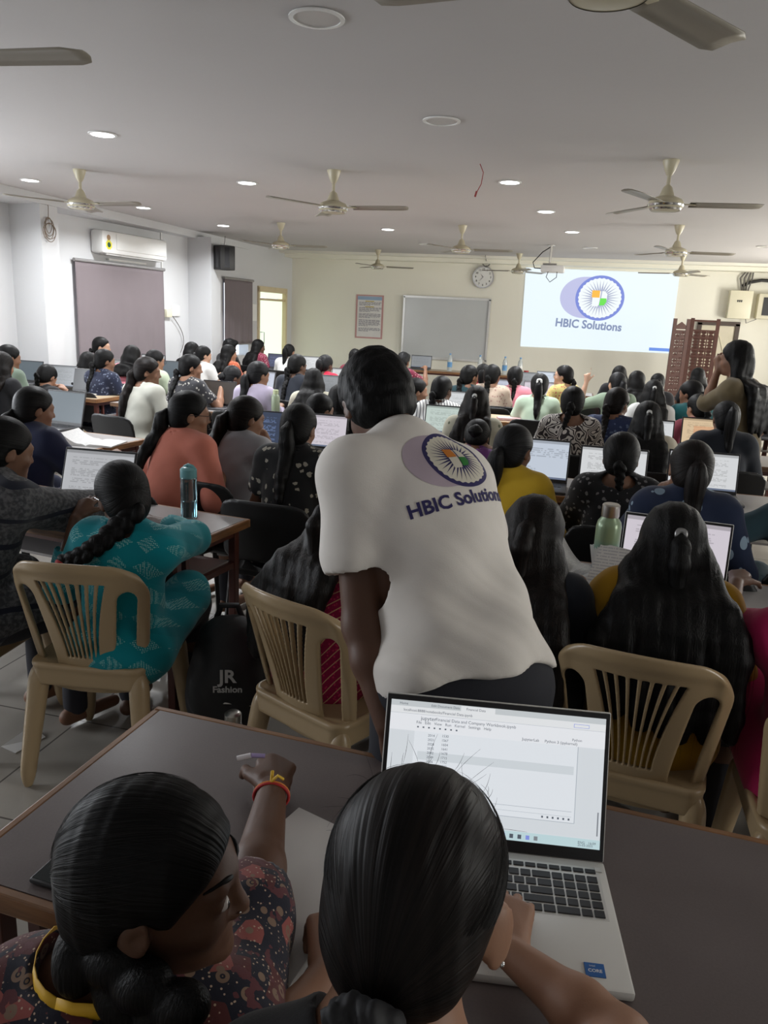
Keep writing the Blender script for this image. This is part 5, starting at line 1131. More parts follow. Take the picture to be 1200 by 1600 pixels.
def person(who, px, py, z, top, yaw=0, lean=14, side=0, head=(0, 12, 0), style='pony', L=.3, sk=None, chair=1, tl=None, tr=None, tw=0, at=None, pl=None, pr=None, el=None, **k):
    J = seated(z, yaw, lean, side, head, tw, k.pop('sw', .138))
    q = np.array(at) if at is not None else atz(px, py, z); root = (q[0]-J['H'][0], q[1]-J['H'][1]); r3 = np.array([root[0], root[1], 0])
    loc = lambda t: t[1]-r3 if t is not None and isinstance(t[0], str) else t
    arms(J, loc(tl), loc(tr), pl, pr)
    if el is not None: J['ER'] = el[1]-r3; J['WR'] = loc(tr)
    h = k.pop('h', .009 if q[1] < 4.2 else (.011 if q[1] < 7 else .013))
    o = figure('person in '+who, root, J, T[top], sk or SK[int(abs(px*7+py)) % 3], h, style, L, **k)
    lab = 'black chair under person in '+who
    if chair: black_chair(root[0], root[1], yaw, lab if len(lab.split()) < 17 else lab[6:])
    return o, J, root
RH = lambda **k: k
# --- far rows, left to right
person('a pale top, dark short plait, sitting below the wide blind', 158, 526, 1.25, 'pale', -35, head=(-35, 5, 0), style='braid', L=.2, sk=S_LIGHT)
person('a pink top, smallest head below the wide blind', 206, 539, 1.2, 'pinkp', style='long', L=.2, head=(-15, 20, 0))
person('a pink scarf, loose hair, left of the dark blue floral shirt', 137, 549, 1.14, 'pinkp', -5, style='long', L=.25, head=(20, 10, 0))
person('a dark blue floral shirt with gold neck ribbon and pinned braid', 163, 545, 1.2, 'dblue', -8, head=(-30, 10, 0), style='braid', L=.25, ext='l')
person('a pale green shirt, behind the silver shirt', 242, 546, 1.19, 'lgreen', -10, head=(-25, 10, 0), style='bun', tie=M_WHTIE, ext='g')
person('black, long straight hair, near the far column', 300, 534, 1.2, 'black', -15, head=(-20, 15, 0), style='long', L=.3)
person('a white shirt, head turned right, near the far column', 318, 540, 1.18, 'white', -10, head=(-35, 12, 0), style='bun', sk=S_LIGHT)
person('a black top resting chin on hand below the narrow blind', 359, 530, 1.2, 'black', -20, head=(-30, 10, 0), style='short', tr=(.1, .2, 1.0), hh=.012)
person('an orange print top with long ponytail below the narrow blind', 358, 538, 1.19, 'orange', -15, head=(-40, 8, 0), style='long', L=.35, sk=S_WARM)
person('a maroon print top with long hair before the glass door', 404, 530, 1.2, 'maroonp', -15, head=(-45, 8, 0), style='long', L=.4)
person('white with a tied bun beside the glass door', 452, 537, 1.18, 'white', -10, head=(0, 18, 0), style='pony', L=.25, cap=.95)
person('a dark dress with two braids right of the lilac shirt', 465, 553, 1.235, 'dnavy', -10, head=(-20, 12, 0), style='braid', L=.45)
person('a bright red top, alone in bright red on the left', 509, 554, 1.17, 'red', -5, head=(-15, 14, 0), style='pony', L=.15, hm=H_GREY_SHEEN)
person('maroon, far back below the notice poster', 555, 546, 1.17, 'maroon', 0, style='short', hh=.012)
person('rose, with curly hair, below the notice poster', 568, 549, 1.18, 'pinkred', 0, style='long', L=.2, hm=H_BROWN)
person('grey, only hair showing behind the white polo head', 592, 557, 1.2, 'grey', 0, style='pony', L=.15)
person('a maroon dotted shirt reaching to the laptop on the front table', 631, 551, 1.17, 'mardot', -15, lean=8, head=(0, 10, 0), style='short', hm=H_GREY_SHEEN, tr=(.3, .3, .95), hh=.012, sk=S_MID)
# --- mid rows left
person('an olive green top with bare elbow at the far left', 13, 538, 1.235, 'olive', -8, head=(-25, 12, 0), style='bun', sk=S_MID)
person('dark clothes with long wavy hair at the left edge', 2, 549, 1.2, 'black', -5, style='long', L=.35, hm=H_BROWN)
person('a black dress bending low over the desk, left', 72, 569, 1.05, 'black', -5, lean=28, head=(0, 35, 0), style='braid', L=.2)
person('a silver satin shirt with long side ponytail', 230, 557, 1.245, 'silver', -15, head=(-48, 8, 0), style='pony', L=.45, hm=H_BROWN, sk=S_MID, sleeve='long', th=-.02)
person('a black and white block print top with ribboned bun', 298, 553, 1.235, 'bwprint', -15, head=(-40, 8, 0), style='braid', L=.3, tie=M_BLKTIE, tr=(.25, .35, .93), sk=S_WARM)
person('lilac and white, low small head left of the grey haired ponytail', 363, 571, 1.08, 'lilac', -8, lean=20, head=(-30, 20, 0), style='bun', hm=H_GREY_SHEEN)
person('a lilac shirt with a low thick ponytail', 404, 564, 1.215, 'lilac', -8, head=(-28, 12, 0), style='pony', L=.24, hm=H_GREY_SHEEN, th=-.05, sleeve='long')
person('a cream leaf print dress under wide spread hair', 490, 575, 1.16, 'creamleaf', 10, lean=20, head=(15, 18, 0), style='long', L=.42, sx=-.05)
person('dark clothes, ear showing, behind the black floral top', 501, 614, 1.11, 'dnavy', -5, lean=18, head=(-30, 10, 0), style='bun', sk=S_MID, ear=True)
person('dark clothes, half hidden left of the white polo head', 532, 600, 1.15, 'black', 0, style='long', L=.2)
# --- mid rows right
person('dark clothes looking right beside the white polo head', 652, 590, 1.13, 'darksh', -10, head=(-55, 5, 0), style='pony', L=.2, sk=S_WARM)
person('a white striped shirt with a braid', 692, 587, 1.18, 'stripe', -5, head=(-20, 12, 0), style='braid', L=.3, sleeve='long')
person('a dark teal top with a braid, face turned right', 735, 570, 1.2, 'dteal', 10, head=(-50, 8, 0), style='braid', L=.3, sk=S_MID)
person('pink red, mostly hidden behind the long thin braid', 756, 568, 1.16, 'red', 0, style='pony', L=.2)
person('a beige floral shirt with a long thin braid', 771, 569, 1.215, 'beige', 5, head=(-20, 10, 0), style='braid', L=.5, sk=S_WARM, th=.03)
person('a pink top with a short braid curl', 806, 572, 1.2, 'pinkp', -5, head=(10, 12, 0), style='braid', L=.18)
person('white leaf print with long loose hair and white clip', 746, 602, 1.21, 'creamleaf', 0, style='half', L=.4, tie=M_WHTIE, hm=H_BROWN)
person('pale mint with ponytail in a white band', 845, 583, 1.2, 'mintg', 0, head=(0, 12, 0), style='pony', L=.34, tie=M_WHTIE)
person('a yellow floral shirt and glasses looking left', 882, 570, 1.22, 'yfl', 40, head=(40, 0, 0), style='braid', L=.35, ext='g', sk=S_LIGHT)
person('purple, head bent low', 747, 655, 1.02, 'purple', 0, lean=34, head=(0, 45, 0), style='bun', ext='l', sk=S_MID)
person('black, leaning behind the raised hand', 969, 571, 1.2, 'black', 0, style='long', L=.15)
person('a sage green blouse raising the left hand', 966, 581, 1.2, 'greenb', 12, lean=6, head=(15, 5, 0), style='pony', L=.3, tl=(-.33, .12, 1.06), pl=(-.5, 0, -1), sleeve='elbow', hm=H_GREY_SHEEN, sk=S_LIGHT, hands=dict(L=dict(d=(0, .1, 1), n=(0, -1, 0), curl=[3, 70, 75, 75], thumb=(.6, .6))))
person('rose red with hair flying to the right', 998, 579, 1.2, 'pinkred', -10, head=(-25, 15, -10), style='long', L=.22, sx=.08)
person('dark clothes behind the hair pin student', 1029, 583, 1.14, 'black', 0, style='pony', L=.2)
person('a white tee with two white hair pins', 1023, 593, 1.215, 'white', 0, style='half', L=.34, tie=M_WHTIE)
person('black, long haired, seated before the carved divider', 1092, 574, 1.2, 'black', 0, style='long', L=.3, head=(10, 10, 0))
person('a teal top, face turned left, right of the hair pin student', 1082, 594, 1.225, 'teal2', 20, head=(35, 10, 0), style='bun', sk=S_MID, cap=1.03)
person('maroon, only dark hair showing over the orange screen', 1094, 615, 1.15, 'maroon', 5, lean=16, head=(25, 15, 0), style='braid', L=.15)
person('a zigzag print shirt with yellow neck ribbon', 897, 603, 1.235, 'zebra', 5, lean=10, head=(-5, 10, 0), style='braid', L=.16, ext='l', sk=S_MID, neck=(.095, .09, .06), fit=.02, sleeve='elbow', nape=.03, th=.03, sx=-.06)
person('navy floral with a braided crown and yellow ribbon', 967, 605, 1.225, 'nfloral', -8, lean=20, head=(-25, 15, 0), style='braid', L=.25, ext='l', hm=H_BROWN)
# --- third row
person('cream with very long half tied hair and white clip', 1015, 626, 1.2, 'cream', 0, style='half', L=.5, tie=M_WHTIE, sk=S_MID)
person('dark navy with a high thick ponytail', 1138, 626, 1.21, 'dnavy', 0, lean=12, head=(10, 10, 0), style='pony', L=.3, th=.04, hm=H_GREY_SHEEN, sleeve='long', fit=.02)
person('a black motif kurta with neck ribbon and pinned bun', 975, 675, 1.175, 'mono', 2, lean=12, head=(-5, 16, 0), style='braid', L=.12, ext='l', sk=S_MID, fit=.022, neck=(.09, .09, .055), sleeve='elbow', nape=.02, sx=.02)
person('a navy leaf print kurta with ponytail, hand at cheek', 1085, 687, 1.225, 'leaf', 0, lean=18, head=(5, 12, 3), style='pony', L=.26, th=.0, sk=S_MID, fit=.024, sleeve='elbow', tl=(-.08, .30, 1.0), hm=H_BROWN)
person('a yellow kurta with a low ponytail', 806, 662, 1.2, 'yellow', -8, lean=14, side=0, head=(-18, 10, 0), style='pony', L=.26, hm=H_GREY_SHEEN, sk=S_MID, th=-.03, sleeve='elbow', fit=.018, sx=-.03)
person('a navy sweater with a hair band and open book', 52, 603, 1.2, 'navy', -10, lean=12, head=(-25, 12, 0), style='pony', L=.32, sk=S_MID, sleeve='long', fit=.02, th=-.06, tr=(.3, .38, .80))
person('a coral top and glasses with swinging ponytail', 296, 610, 1.235, 'coral', -15, lean=22, head=(-42, 8, 0), style='pony', L=.34, ext='g', sk=S_WARM, sx=-.07, th=-.02, fit=.02, sleeve='elbow')
person('light grey with wavy loose ponytail, chin on hand', 385, 618, 1.2, 'grey', -12, lean=18, head=(-30, 14, 0), style='pony', L=.38, sk=S_MID, sx=-.08, th=-.02, hm=H_BROWN, fit=.02, tr=(.10, .30, .98), hands=dict(R=dict(curl=60)))
person('a black floral top with smooth straight ponytail', 468, 630, 1.22, 'bfl', -4, lean=12, head=(-3, 14, 0), style='pony', L=.42, sk=S_MID, th=-.01, fit=.018)
person('deep teal sleeves, cut off by the right edge, third row', 1248, 720, 1.2, 'dteal2', 0, lean=14, style='bun', at=(.98, 3.42, 0), sk=S_MID, sleeve='elbow', tl=(-.26, .3, .8), pl=(-1, -.2, -.4))
# --- first row
person('a charcoal striped wool sweater at the left edge', -2, 650, 1.24, 'wool', -22, lean=22, head=(-8, 16, 0), style='pony', L=.3, sk=S_MID, chair=0, sleeve='long', fit=.03, at=(-1.99, 2.33, 0), h=.008, tr=(.28, .66, .86), tl=(-.05, .5, .82), fold=.007, pr=(.3, -.2, -1), hands=dict(R=dict(d=(-.3, .7, -.25), n=(.3, .3, 1), curl=55)))
o, J, rt_ = person('a teal diamond print kurta with a red tied braid', 180, 722, 1.135, 'ikat', 10, lean=5, side=3, head=(42, 12, -6), style='pony', L=.01, sk=S_DARK, chair=0, sleeve='34', fit=.016, h=.006, tl=('W', atz(118, 812, .87)), tr=('W', atz(240, 815, .80)), el=('W', atz(302, 838, .81)), sw=.13, at=(-1.475, 2.27, 0), pl=(-.15, -.3, -1), ext='gl', fold=.006, seed=4., nape=.01, tw=-8, cap=1.02)
# her braid lies across the left shoulder
hb = [c for c in o.children if c.name.startswith('hair')][0]; H, R = J['H'], J['Rh']; q0 = H+R@np.array([-.005, -.10, -.045])
pts = [q0]; tgt = [(-.05, -.02, -.06), (-.12, -.055, -.125), (-.185, -.06, -.165), (-.235, -.055, -.185)]
for a, b, c in tgt: pts.append(q0+J['r0']*a+J['f0']*b+UP*c)
def spline(pts, n):
    P = np.array([pts[0]]+list(pts)+[pts[-1]]); out = []
    for i in range(len(P)-3):
        for t in np.linspace(0, 1, n, endpoint=False):
            a, b, c, d = P[i:i+4]; out.append(.5*((2*b)+(c-a)*t+(2*a-5*b+4*c-d)*t*t+(3*b-a-3*c+d)*t**3))
    return out+[P[-2]]
def plait(name, pts, m, par, h, f0=1., f1=.55, tie=None, w=1., fw=None, step=.021, r=(.022, .021, .032)):
    sp_ = spline(pts, 14); Q = []; acc = 0; nx = 0; side = 1; tot = sum(np.linalg.norm(sp_[i+1]-sp_[i]) for i in range(len(sp_)-1))
    for i in range(len(sp_)-1):
        acc += np.linalg.norm(sp_[i+1]-sp_[i])
        if acc >= nx:
            d = nrm(sp_[i+1]-sp_[i]); lat = nrm(np.cross(d, fw)); b2 = np.cross(lat, d); f = f0+(f1-f0)*acc/tot
            Q.append(E(sp_[i]+lat*side*.0135*f, np.array(r)*f, np.stack([lat, b2, d], 1) @ rotm((0, 1, 0), side*.6), .004)); side = -side; nx += step*f
    stv = lambda V: np.stack([V[:, 0], V[:, 1], V[:, 2]], 1)
    o_ = solid(name, Q, h, m, par, None, stv)
    if tie: solid('hair_tie', [E(sp_[-2], (.021, .021, .017), None, .002)], .004, tie, o_)
    return o_
plait('braid', pts, H_BLACK, hb, .005, 1.15, .75, M_REDTIE, fw=J['f0']-UP*.2)
for c_ in list(hb.children):
    if c_.name.startswith('ponytail'): bpy.data.objects.remove(c_)
o, J, rt_ = person('a magenta kurta with yellow lines bending forward, half hidden', 450, 770, 1.1, 'band', -27, lean=9, side=0, head=(0, 28, 6), style='half', L=.46, sk=S_MID, chair=0, h=.008, at=(-.70, 2.36, 0), th=-.01, sx=-.06, wide=1.3, hm=H_BROWN, tie=M_BLKTIE, sleeve='elbow', fit=.02, fold=.005, cap=1.03)
person('dark clothes with very long ponytail and clip, beside the white polo', 818, 782, 1.15, 'dnavy', -12, lean=10, head=(5, 22, 5), style='half', L=.5, sk=S_MID, chair=0, at=(-.09, 2.28, 0), h=.008, th=-.05, sx=.04, wide=1.2, hm=H_BROWN, fit=.014, cap=1.05)
person('a mustard kurta under very long dark loose hair', 1062, 797, 1.165, 'mustard', 0, lean=9, head=(4, 14, 0), style='half', L=.47, sk=S_MID, chair=0, at=(.31, 2.30, 0), h=.0075, tie=plain('silver_hair_clip', (.3, .3, .3), .3, .6), fit=.024, wide=2.4, sleeve='elbow', fold=.006, cap=1.05)
person('a deep pink top cut off by the right edge, reaching to the laptop', 1300, 880, 1.15, 'magenta', 4, lean=10, head=(20, 12, 0), style='pony', L=.2, sk=S_DARK, chair=0, at=(.72, 2.18, 0), h=.008, sleeve='elbow', fit=.024, tl=('W', atz(1150, 912, .86)), pl=(-.6, -.3, -.7), tr=(.1, .35, .8))
# --- standing persons
def standing(root, pelvis, Cc, H, yaw, hyaw, hp, hr, SLR, legs):
    Yw = math.radians(yaw); f0 = np.array([-math.sin(Yw), math.cos(Yw), 0]); r0 = np.array([math.cos(Yw), math.sin(Yw), 0]); A = np.array(pelvis)-root; Cn = np.array(Cc)-root; Hn = np.array(H)-root; sp = nrm(Cn-A)
    rs = nrm(np.array(SLR)); rs = nrm(rs-sp*(rs@sp)); J = dict(A=A, C=Cn, N=Cn+(Hn-Cn)*.35, H=Hn, Rh=frame(hyaw, hp, hr), sp=sp, fw=nrm(np.cross(sp, rs)), rt=rs, f0=f0, r0=r0)
    for s, q in ((-1, 'L'), (1, 'R')):
        J['hip'+q] = A+r0*.085*s-UP*.03; kn, an = legs[q]; J['knee'+q] = A+r0*.1*s+f0*kn-UP*.45; J['ank'+q] = np.array([A[0], A[1], 0])+r0*.11*s+f0*an+UP*.09; J['toe'+q] = J['ank'+q]+f0*.18-UP*.055
    return J
# the person in the white polo bending over a chair
rt0 = np.array([-.15, 1.62, 0.]); pel = atd(724, 1050, 1.62); cc = atd(655, 738, 1.72); hd = atd(590, 632, 1.84)
J = standing(rt0, pel, cc, hd, 22, 26, 38, -6, atd(752, 738, 1.80)-atd(535, 770, 1.66), dict(L=(.05, 0), R=(-.02, -.05)))
sh_c = J['C']; J['SL'] = sh_c-J['rt']*.155; J['SR'] = sh_c+J['rt']*.112-UP*.045+J['f0']*.04
J['EL'] = atd(566, 978, 1.63)-rt0; J['WL'] = atd(606, 1135, 1.56)-rt0; J['ER'], J['WR'] = ik(J['SR'], J['C']+J['f0']*.42+J['r0']*.2-UP*.32, .30, .27, (.5, .2, -1))
fd = nrm(J['rt']*.75+J['sp']*.66); fe = nrm(J['rt']*.9-J['sp']*.45)
def polo_folds(V):
    a = np.sin((V@fd)*52+2.2*wob(V, 8, 1)); b = np.sin((V@fe)*38+2*wob(V, 7, 5)); u = (V-J['A'])@J['sp']; lo = np.clip(1.15-u/.42, .15, 1)
    return (.010*np.abs(a)**1.5*np.sign(a)*(.4+.6*np.clip(wob(V, 6, 3), 0, 1))+.006*b)*lo+.005*wob(V, 13, 2)
polo = figure('person in a white polo with wheel emblem, bending over a chair', rt0, J, T['polo'], S_MAN, .0065, 'short', 0, 'half', H_MAN, man=True, kurta=False, fit=.026, fold=.0075, dispf=polo_folds, hemcut=(atd(728, 1064, 1.56)-rt0, -J['sp']), seed=9., hh=.005, pants=plain('dark_navy_trousers', (.008, .009, .016), .8, sc=20), neck=(.066, .07, .04),
               hem=E(J['A']+J['sp']*.03, (.168, .138, .17), np.stack([J['r0'], nrm(np.cross(J['sp'], J['r0'])), J['sp']], 1), .05), cap=1., hands=dict(L=dict(d=(0, .35, -1), n=(-1, -.3, 0), curl=35)))
shirt = [c for c in polo.children if c.name.startswith('shirt')][0]
solid('collar', [C(J['N']+J['rt']*math.cos(t)*.066+J['fw']*(math.sin(t)*.062+.004)+J['sp']*.010, J['N']+J['rt']*math.cos(t+.4)*.066+J['fw']*(math.sin(t+.4)*.062+.004)+J['sp']*.010, .013, .013, .012) for t in np.arange(0, 6.28, .4)], .005, T['polo'], polo)
# emblem printed on the back of the polo, wrapped onto the cloth
bvh = BVHTree.FromPolygons([v.co for v in shirt.data.vertices], [p.vertices[:] for p in shirt.data.polygons])
bkd = -J['fw']; Xd, Zd = J['rt'], J['sp']; lpt = atd(708, 728, 1.7)-rt0
def onshirt(name, polys, m, lay, ox, oz, rot=0., sub=.012):
    bm = bmesh.new()
    for p in polys:
        vs = [bm.verts.new((a, b, 0)) for a, b in p]; 
        try: bm.faces.new(vs)
        except ValueError: pass
    bmesh.ops.triangulate(bm, faces=bm.faces)
    for _ in range(6):
        es = [e for e in bm.edges if e.calc_length() > sub]
        if not es: break
        bmesh.ops.subdivide_edges(bm, edges=es, cuts=1); bmesh.ops.triangulate(bm, faces=bm.faces)
    wrap(bm, lay, ox, oz, rot); me = bpy.data.meshes.new(name); bm.to_mesh(me); bm.free(); return link(name, me, m, shirt)
def wrap(bm, lay, ox, oz, rot):
    c, s = math.cos(rot), math.sin(rot); bad = []
    for v in bm.verts:
        a, b = v.co.x*c-v.co.y*s+ox, v.co.x*s+v.co.y*c+oz; o_ = Vector(lpt+Xd*a+Zd*b+bkd*.25); loc, n, i, d = bvh.ray_cast(o_, Vector(-bkd))
        if loc is None: bad.append(v)
        else: v.co = loc+Vector(bkd)*(.0009+.0003*lay)
    bmesh.ops.delete(bm, geom=bad, context='VERTS')
PM = dict(lilac_shadow=plain('print_lilac', (.44, .36, .42), .8), wheel_rim=plain('print_navy', (.025, .02, .10), .8), wheel_face=plain('print_off_white', (.66, .62, .52), .8), wheel_spokes=plain('print_navy', (.025, .02, .10), .8), white_quarter=plain('print_off_white', (.66, .62, .52), .8), orange_quarter=plain('print_orange', (.62, .20, .02), .8), green_quarter=plain('print_green', (.02, .19, .03), .8))
for i, (nm, polys) in enumerate(logo2d(.078)): onshirt('emblem_'+nm, polys, PM[nm], i, -.012, .004, .06)
me = textmesh('HBIC Solutions', .0405, .0012); bm = bmesh.new(); bm.from_mesh(me); bmesh.ops.remove_doubles(bm, verts=bm.verts, dist=1e-5); bmesh.ops.triangulate(bm, faces=bm.faces)
wrap(bm, 2, -.036, -.098, .11); me2 = bpy.data.meshes.new('back_lettering'); bm.to_mesh(me2); bm.free(); link('back_lettering', me2, PM['wheel_rim'], shirt)
# the standing person at right, hand raised to the face
rt1 = np.array(atz(1155, 532, 1.60)[:2].tolist()+[0.]); hd = np.array([rt1[0], rt1[1], 1.475]); 
J = standing(rt1, hd+np.array([.07, -.05, -.60]), hd+np.array([.05, -.04, -.215]), hd, 52, 66, 12, 0, (math.cos(.98), math.sin(.98), 0), dict(L=(.02, 0), R=(-.02, 0)))
J['SL'] = J['C']-J['rt']*.15; J['SR'] = J['C']+J['rt']*.15; J['EL'], J['WL'] = ik(J['SL'], J['H']+np.array([-.105, .035, -.09]), .26, .24, (-.2, .1, -1)); J['ER'], J['WR'] = ik(J['SR'], J['A']+J['r0']*.25+UP*.02, .26, .24, (1, -.4, -.2))
figure('person in brown standing at right with long hair, hand at face', rt1, J, T['brown'], S_MID, .011, 'long', .52, 'elbow', fit=.016, hs=1.04, hem=C(J['A'], J['A']-UP*.4, .17, .2, .05), hands=dict(L=dict(d=(-.1, .2, .9), n=(-.6, -.7, .2), curl=40)))
# ------------------------------------------------------------------ the two students in the foreground
def combed(name, J, hs, tie, m, parent, n=900, r=.00028, seed=1, lift=.0008, fly=0):
    """fine combed strands running over the scalp from the hairline to the tie, plus a few loose flyaways"""
    rng = np.random.RandomState(seed); H, R = J['H'], J['Rh']; cu = bpy.data.curves.new(name, 'CURVE'); cu.dimensions = '3D'; cu.bevel_depth = r; cu.bevel_resolution = 0; cu.resolution_u = 1
    c = np.array([0, -.012, .03]); rad = np.array([.086, .103, .095])+lift
    T_ = np.array(tie)
    def add(P):
        s = cu.splines.new('POLY'); s.points.add(len(P)-1)
        for i, p in enumerate(P): w = H+R@(np.array(p)*hs); s.points[i].co = (*w, 1); s.points[i].radius = 1-.6*abs(2*i/(len(P)-1)-1)
    for k in range(n):
        a = rng.uniform(-2.3, 2.3); t0 = rng.uniform(.02, .75); t1 = min(1, t0+rng.uniform(.2, .5)); off = rng.uniform(0, .0016); wv = rng.uniform(-.02, .02); P = []
        hl = np.array([math.sin(a)*.9, .72-abs(a)*.42, math.cos(a)*.8+.1]); hl /= np.linalg.norm(hl); tv = (T_-c)/rad; tv /= np.linalg.norm(tv)
        om = math.acos(np.clip(hl@tv, -1, 1))
        for t in np.linspace(t0, t1, 10):
            v = (math.sin((1-t)*om)*hl+math.sin(t*om)*tv)/math.sin(om); v = v+np.array([wv*math.sin(3*t), 0, wv*t]); v /= np.linalg.norm(v); P.append(c+v*(rad+off))
        add(P)
    for k in range(fly):
        a = rng.uniform(-1.9, 1.9); hl = np.array([math.sin(a)*.8, rng.uniform(-.2, .7), math.cos(a)*.75+.3]); hl /= np.linalg.norm(hl); d = nrm(hl*.7+rng.normal(0, .6, 3)); L_ = rng.uniform(.008, .03); bend = rng.normal(0, .5, 3)
        add([c+hl*rad*.99+d*L_*t+bend*L_*t*t*.7 for t in np.linspace(0, 1, 7)])
    o = bpy.data.objects.new(name, cu); COL.objects.link(o); cu.materials.append(m); o.parent = parent; o['kind'] = 'stuff'; return o
M_STR = plain('fine_hair_strand', (.010, .0085, .008), .45, spec=.3, var=0)
def wfig(who, J, root, top, **k): return figure(who, root, J, T[top], **k)
# left student: head turned to the right in profile, forearm on the desk
root = np.array([-.47, .42, 0.]); HD = atd(243, 1374, .885)
J = seated(1.13, -8, 30, 0, (-66, 6, 4), 12, .145); dlt = (HD-root)-J['H']
for k_ in ('C', 'N', 'H', 'SL', 'SR'): J[k_] = J[k_]+dlt*{'C': .85, 'N': .95, 'H': 1, 'SL': .85, 'SR': .85}[k_]
J['sp'] = nrm(J['C']-J['A']); J['SL'] = J['SL']+np.array([-.02, -.05, -.01]); J['SR'] = J['SR']+np.array([.015, -.02, -.03])
J['N'] = atd(185, 1500, .92)-root; J['C'] = atd(180, 1575, .93)-root; J['SL'] = atd(38, 1585, .93)-root; J['SR'] = atd(345, 1625, .92)-root; J['sp'] = nrm(J['C']-J['A']); J['rt'] = nrm(J['SR']-J['SL']); J['fw'] = nrm(np.cross(J['sp'], J['rt']))
w_ = atz(425, 1238, .815)-root; e_ = atz(388, 1440, .81)-root
J['ER'] = e_; J['WR'] = w_; J['EL'], J['WL'] = ik(J['SL'], np.array([-.33, .1, .73]), .26, .235, (-1, -.4, -.4))
LFT = figure('person in maroon paisley kurta with yellow lanyard, head turned right', root, J, T['paisley'], S_DARK, .0045, 'pony', .01, 'elbow', armf=1.12, hsc=1.04, hh=.0035, th=-.045, fold=.005, fit=.017, neck=(.085, .095, .05), nape=.012, seed=3., hs=.985,
             hands=dict(R=dict(d=(-.28, .9, -.05), n=(.15, 0, 1), curl=[62, 70, 75, 80], thumb=(.95, .25), spread=.6)), cap=1.0)
J65 = J; hb = [c for c in LFT.children if c.name.startswith('hair')][0]
for c_ in list(hb.children): bpy.data.objects.remove(c_)
H, R = J['H'], J['Rh']; w = lambda x, y, z: H+R@(np.array([x, y, z])*.985)
plait('braid', [q_-root for q_ in (atd(150, 1440, .86), atd(150, 1485, .855), atd(180, 1530, .84), atd(235, 1565, .82), atd(300, 1600, .80))], H_BLACK, hb, .0038, 1.45, 1.2, fw=-R[:, 0], step=.020)
combed('hair_strands', J, .985, (0, -.1, .0), M_STR, hb, 700, .0002, 3, fly=0)
eyes(LFT, J, .985)
solid('ear_stud', [E(w(.089, .010, -.036), (.0048, .0048, .0048), None, 0)], .0015, M_GOLD, LFT); solid('nose_stud', [E(w(.0135, .103, -.022), (.0018, .0018, .0018), None, 0)], .0008, M_CHROME, LFT)
pts = []
for i in range(25):
    t = -math.pi/2+2*math.pi*i/24; c_, s_ = math.cos(t), math.sin(t); pts.append((J['N']+J['r0']*(c_*.078-.01)+J['f0']*(-.012+s_*.075)+UP*(.012-.05*max(0, s_)), 0))
ribbon('lanyard', pts, UP*.018+J['f0']*.006, M_LANY, LFT)
q = J['WR']; d = nrm(J['WR']-J['ER']); ring = lambda R_, o_, dz=0: [q+d*o_+nrm(np.cross(d, UP))*R_*math.cos(t)+np.cross(nrm(np.cross(d, UP)), d)*R_*.85*math.sin(t) for t in np.linspace(0, 2*math.pi, 25)]
th = MB().tube(ring(.031, -.012), .0028, 8, False).build('wrist_thread', plain('red_thread', (.42, .02, .02), .7), LFT, True)
MB().tube(ring(.0312, -.007), .0022, 8, False).build('orange_strand', plain('orange_thread', (.62, .2, .03), .7), th, True)
mb = MB(); b_ = q+UP*.029-d*.01; mb.tube([b_, b_+UP*.012+d*.012, b_+UP*.006+d*.02], .003, 6); mb.tube([b_, b_+UP*.014+np.array([.012, 0, 0]), b_+UP*.002+np.array([.018, .01, 0])], .0028, 6); mb.build('yellow_knot', plain('yellow_thread', (.65, .4, .03), .7), th, True)
pq = J['WR']+root+d*.075; pq = atz(402, 1192, .835); r = empty('pen', tuple(pq), 0, 'white and lilac pen held in the fist on the dark desk', 'pen')
MB().tube([(-.036, -.010, .008), (-.012, -.001, .014)], .0048, 10).build('white_cap', plain('white_pen_plastic', (.75, .72, .75), .3, var=0), r, True); MB().tube([(-.012, -.001, .014), (.012, .008, .012)], .0042, 10).build('pen_barrel', plain('lilac_pen_plastic', (.42, .34, .62), .3, var=0), r, True)
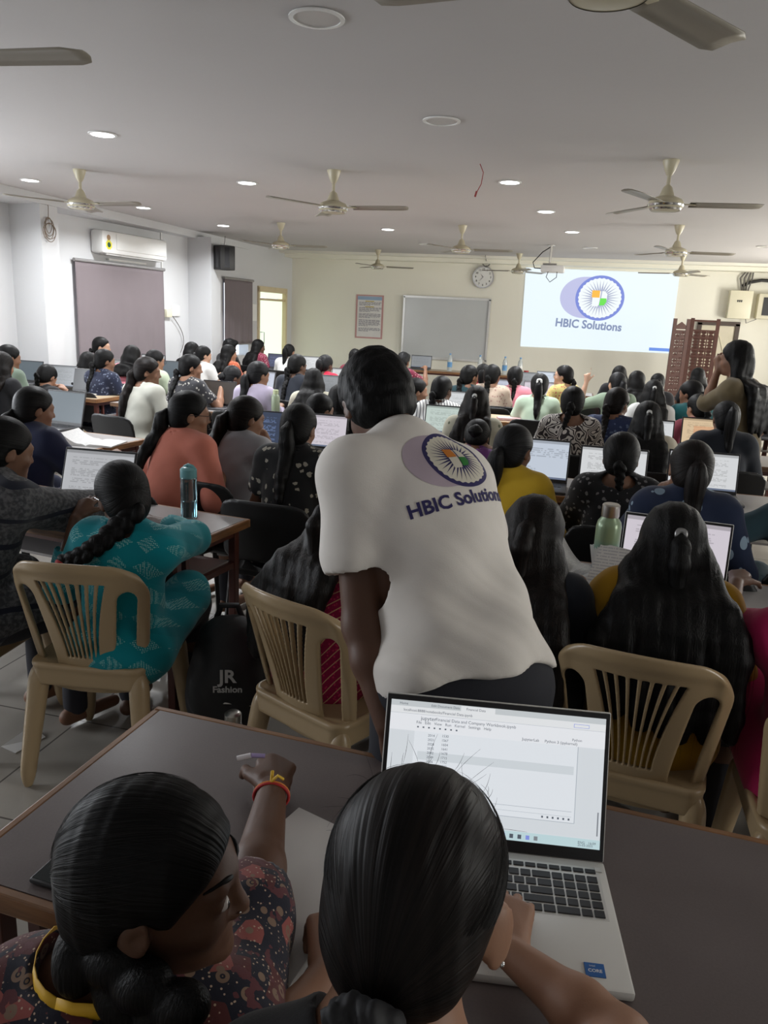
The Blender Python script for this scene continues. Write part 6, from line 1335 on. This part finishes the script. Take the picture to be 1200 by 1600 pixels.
# middle student seen from behind, low ponytail with a black band
root = np.array([-.10, .30, 0.]); HD = atd(648, 1392, .76)
J = seated(1.21, 0, 30, 0, (-4, 18, 2), 0, .14); dlt = (HD-root)-J['H']
for k_ in ('C', 'N', 'H', 'SL', 'SR'): J[k_] = J[k_]+dlt*{'C': .85, 'N': .95, 'H': 1, 'SL': .85, 'SR': .85}[k_]
J['sp'] = nrm(J['C']-J['A'])
J['SL'] = J['SL']-UP*.05-J['f0']*.02; J['SR'] = J['SR']-UP*.05-J['f0']*.02
J['WR'] = atz(800, 1492, .81)-root; J['ER'] = atz(945, 1625, .80)-root+np.array([0.02, 0, 0]); J['WL'] = atz(508, 1525, .80)-root; J['EL'] = atz(425, 1660, .78)-root
EARS = [E(J['H']+J['Rh']@np.array([s*.088, .004, -.02]), (.007, .019, .032), J['Rh'] @ rotm((0, 0, 1), -s*.5), .008) for s in (-1, 1)]
CTR = figure('person with low black banded ponytail typing on the silver laptop', root, J, K('black_sleeveless_cloth', (.012, .012, .014)), S_WARM, .0045, 'pony', .25, 'none', hh=.003, th=-.10, fit=.012, hs=1.0, hm=H_BROWN, fold=.003,
             hands=dict(R=dict(d=(-.1, .9, .0), n=(-.1, 0, 1), curl=[16, 22, 26, 30], thumb=(.7, .5)), L=dict(d=(-.22, .9, .05), n=(.2, 0, 1), curl=[45, 55, 60, 60], thumb=(.9, .25))), cap=1.0, extra=EARS)
hb = [c for c in CTR.children if c.name.startswith('hair')][0]; combed('hair_strands', J, 1.0, (0, -.1, -.07), M_STR, hb, 1300, .0002, 5, fly=45)
H, R = J['H'], J['Rh']; w = lambda x, y, z: H+R@(np.array([x, y, z])*1.0); V = []
for i in range(9): a = i*2*math.pi/9; V.append(w(.024*math.cos(a), -.122+.006*math.sin(3*a), -.075+.02*math.sin(a)))
solid('hair_tie', [C(V[i], V[(i+1) % 9], .0115+.004*math.sin(i*2.4), None, .005) for i in range(9)]+[E(w(-.022, -.135, -.06), (.014, .008, .011), R, .003), E(w(.018, -.135, -.082), (.016, .008, .01), R, .003)], .003, M_BLKTIE, hb, lambda P: .0012*np.sin(P[:, 0]*500+P[:, 2]*300))
solid('ear_stud', [E(w(.094, .006, -.044), (.003, .003, .003), None, 0)], .001, M_CHROME, CTR)
for (x, y, yaw, lab) in ((-.47, .42, -8, 'beige plastic chair under the person in maroon paisley kurta'), (-.10, .30, 0, 'beige plastic chair under the person typing on the silver laptop')):
    o = copy_tree(pc); o.location = (x, y, 0); o.rotation_euler = (0, 0, math.radians(yaw)); tag(o, lab, 'chair', 'beige plastic chairs')
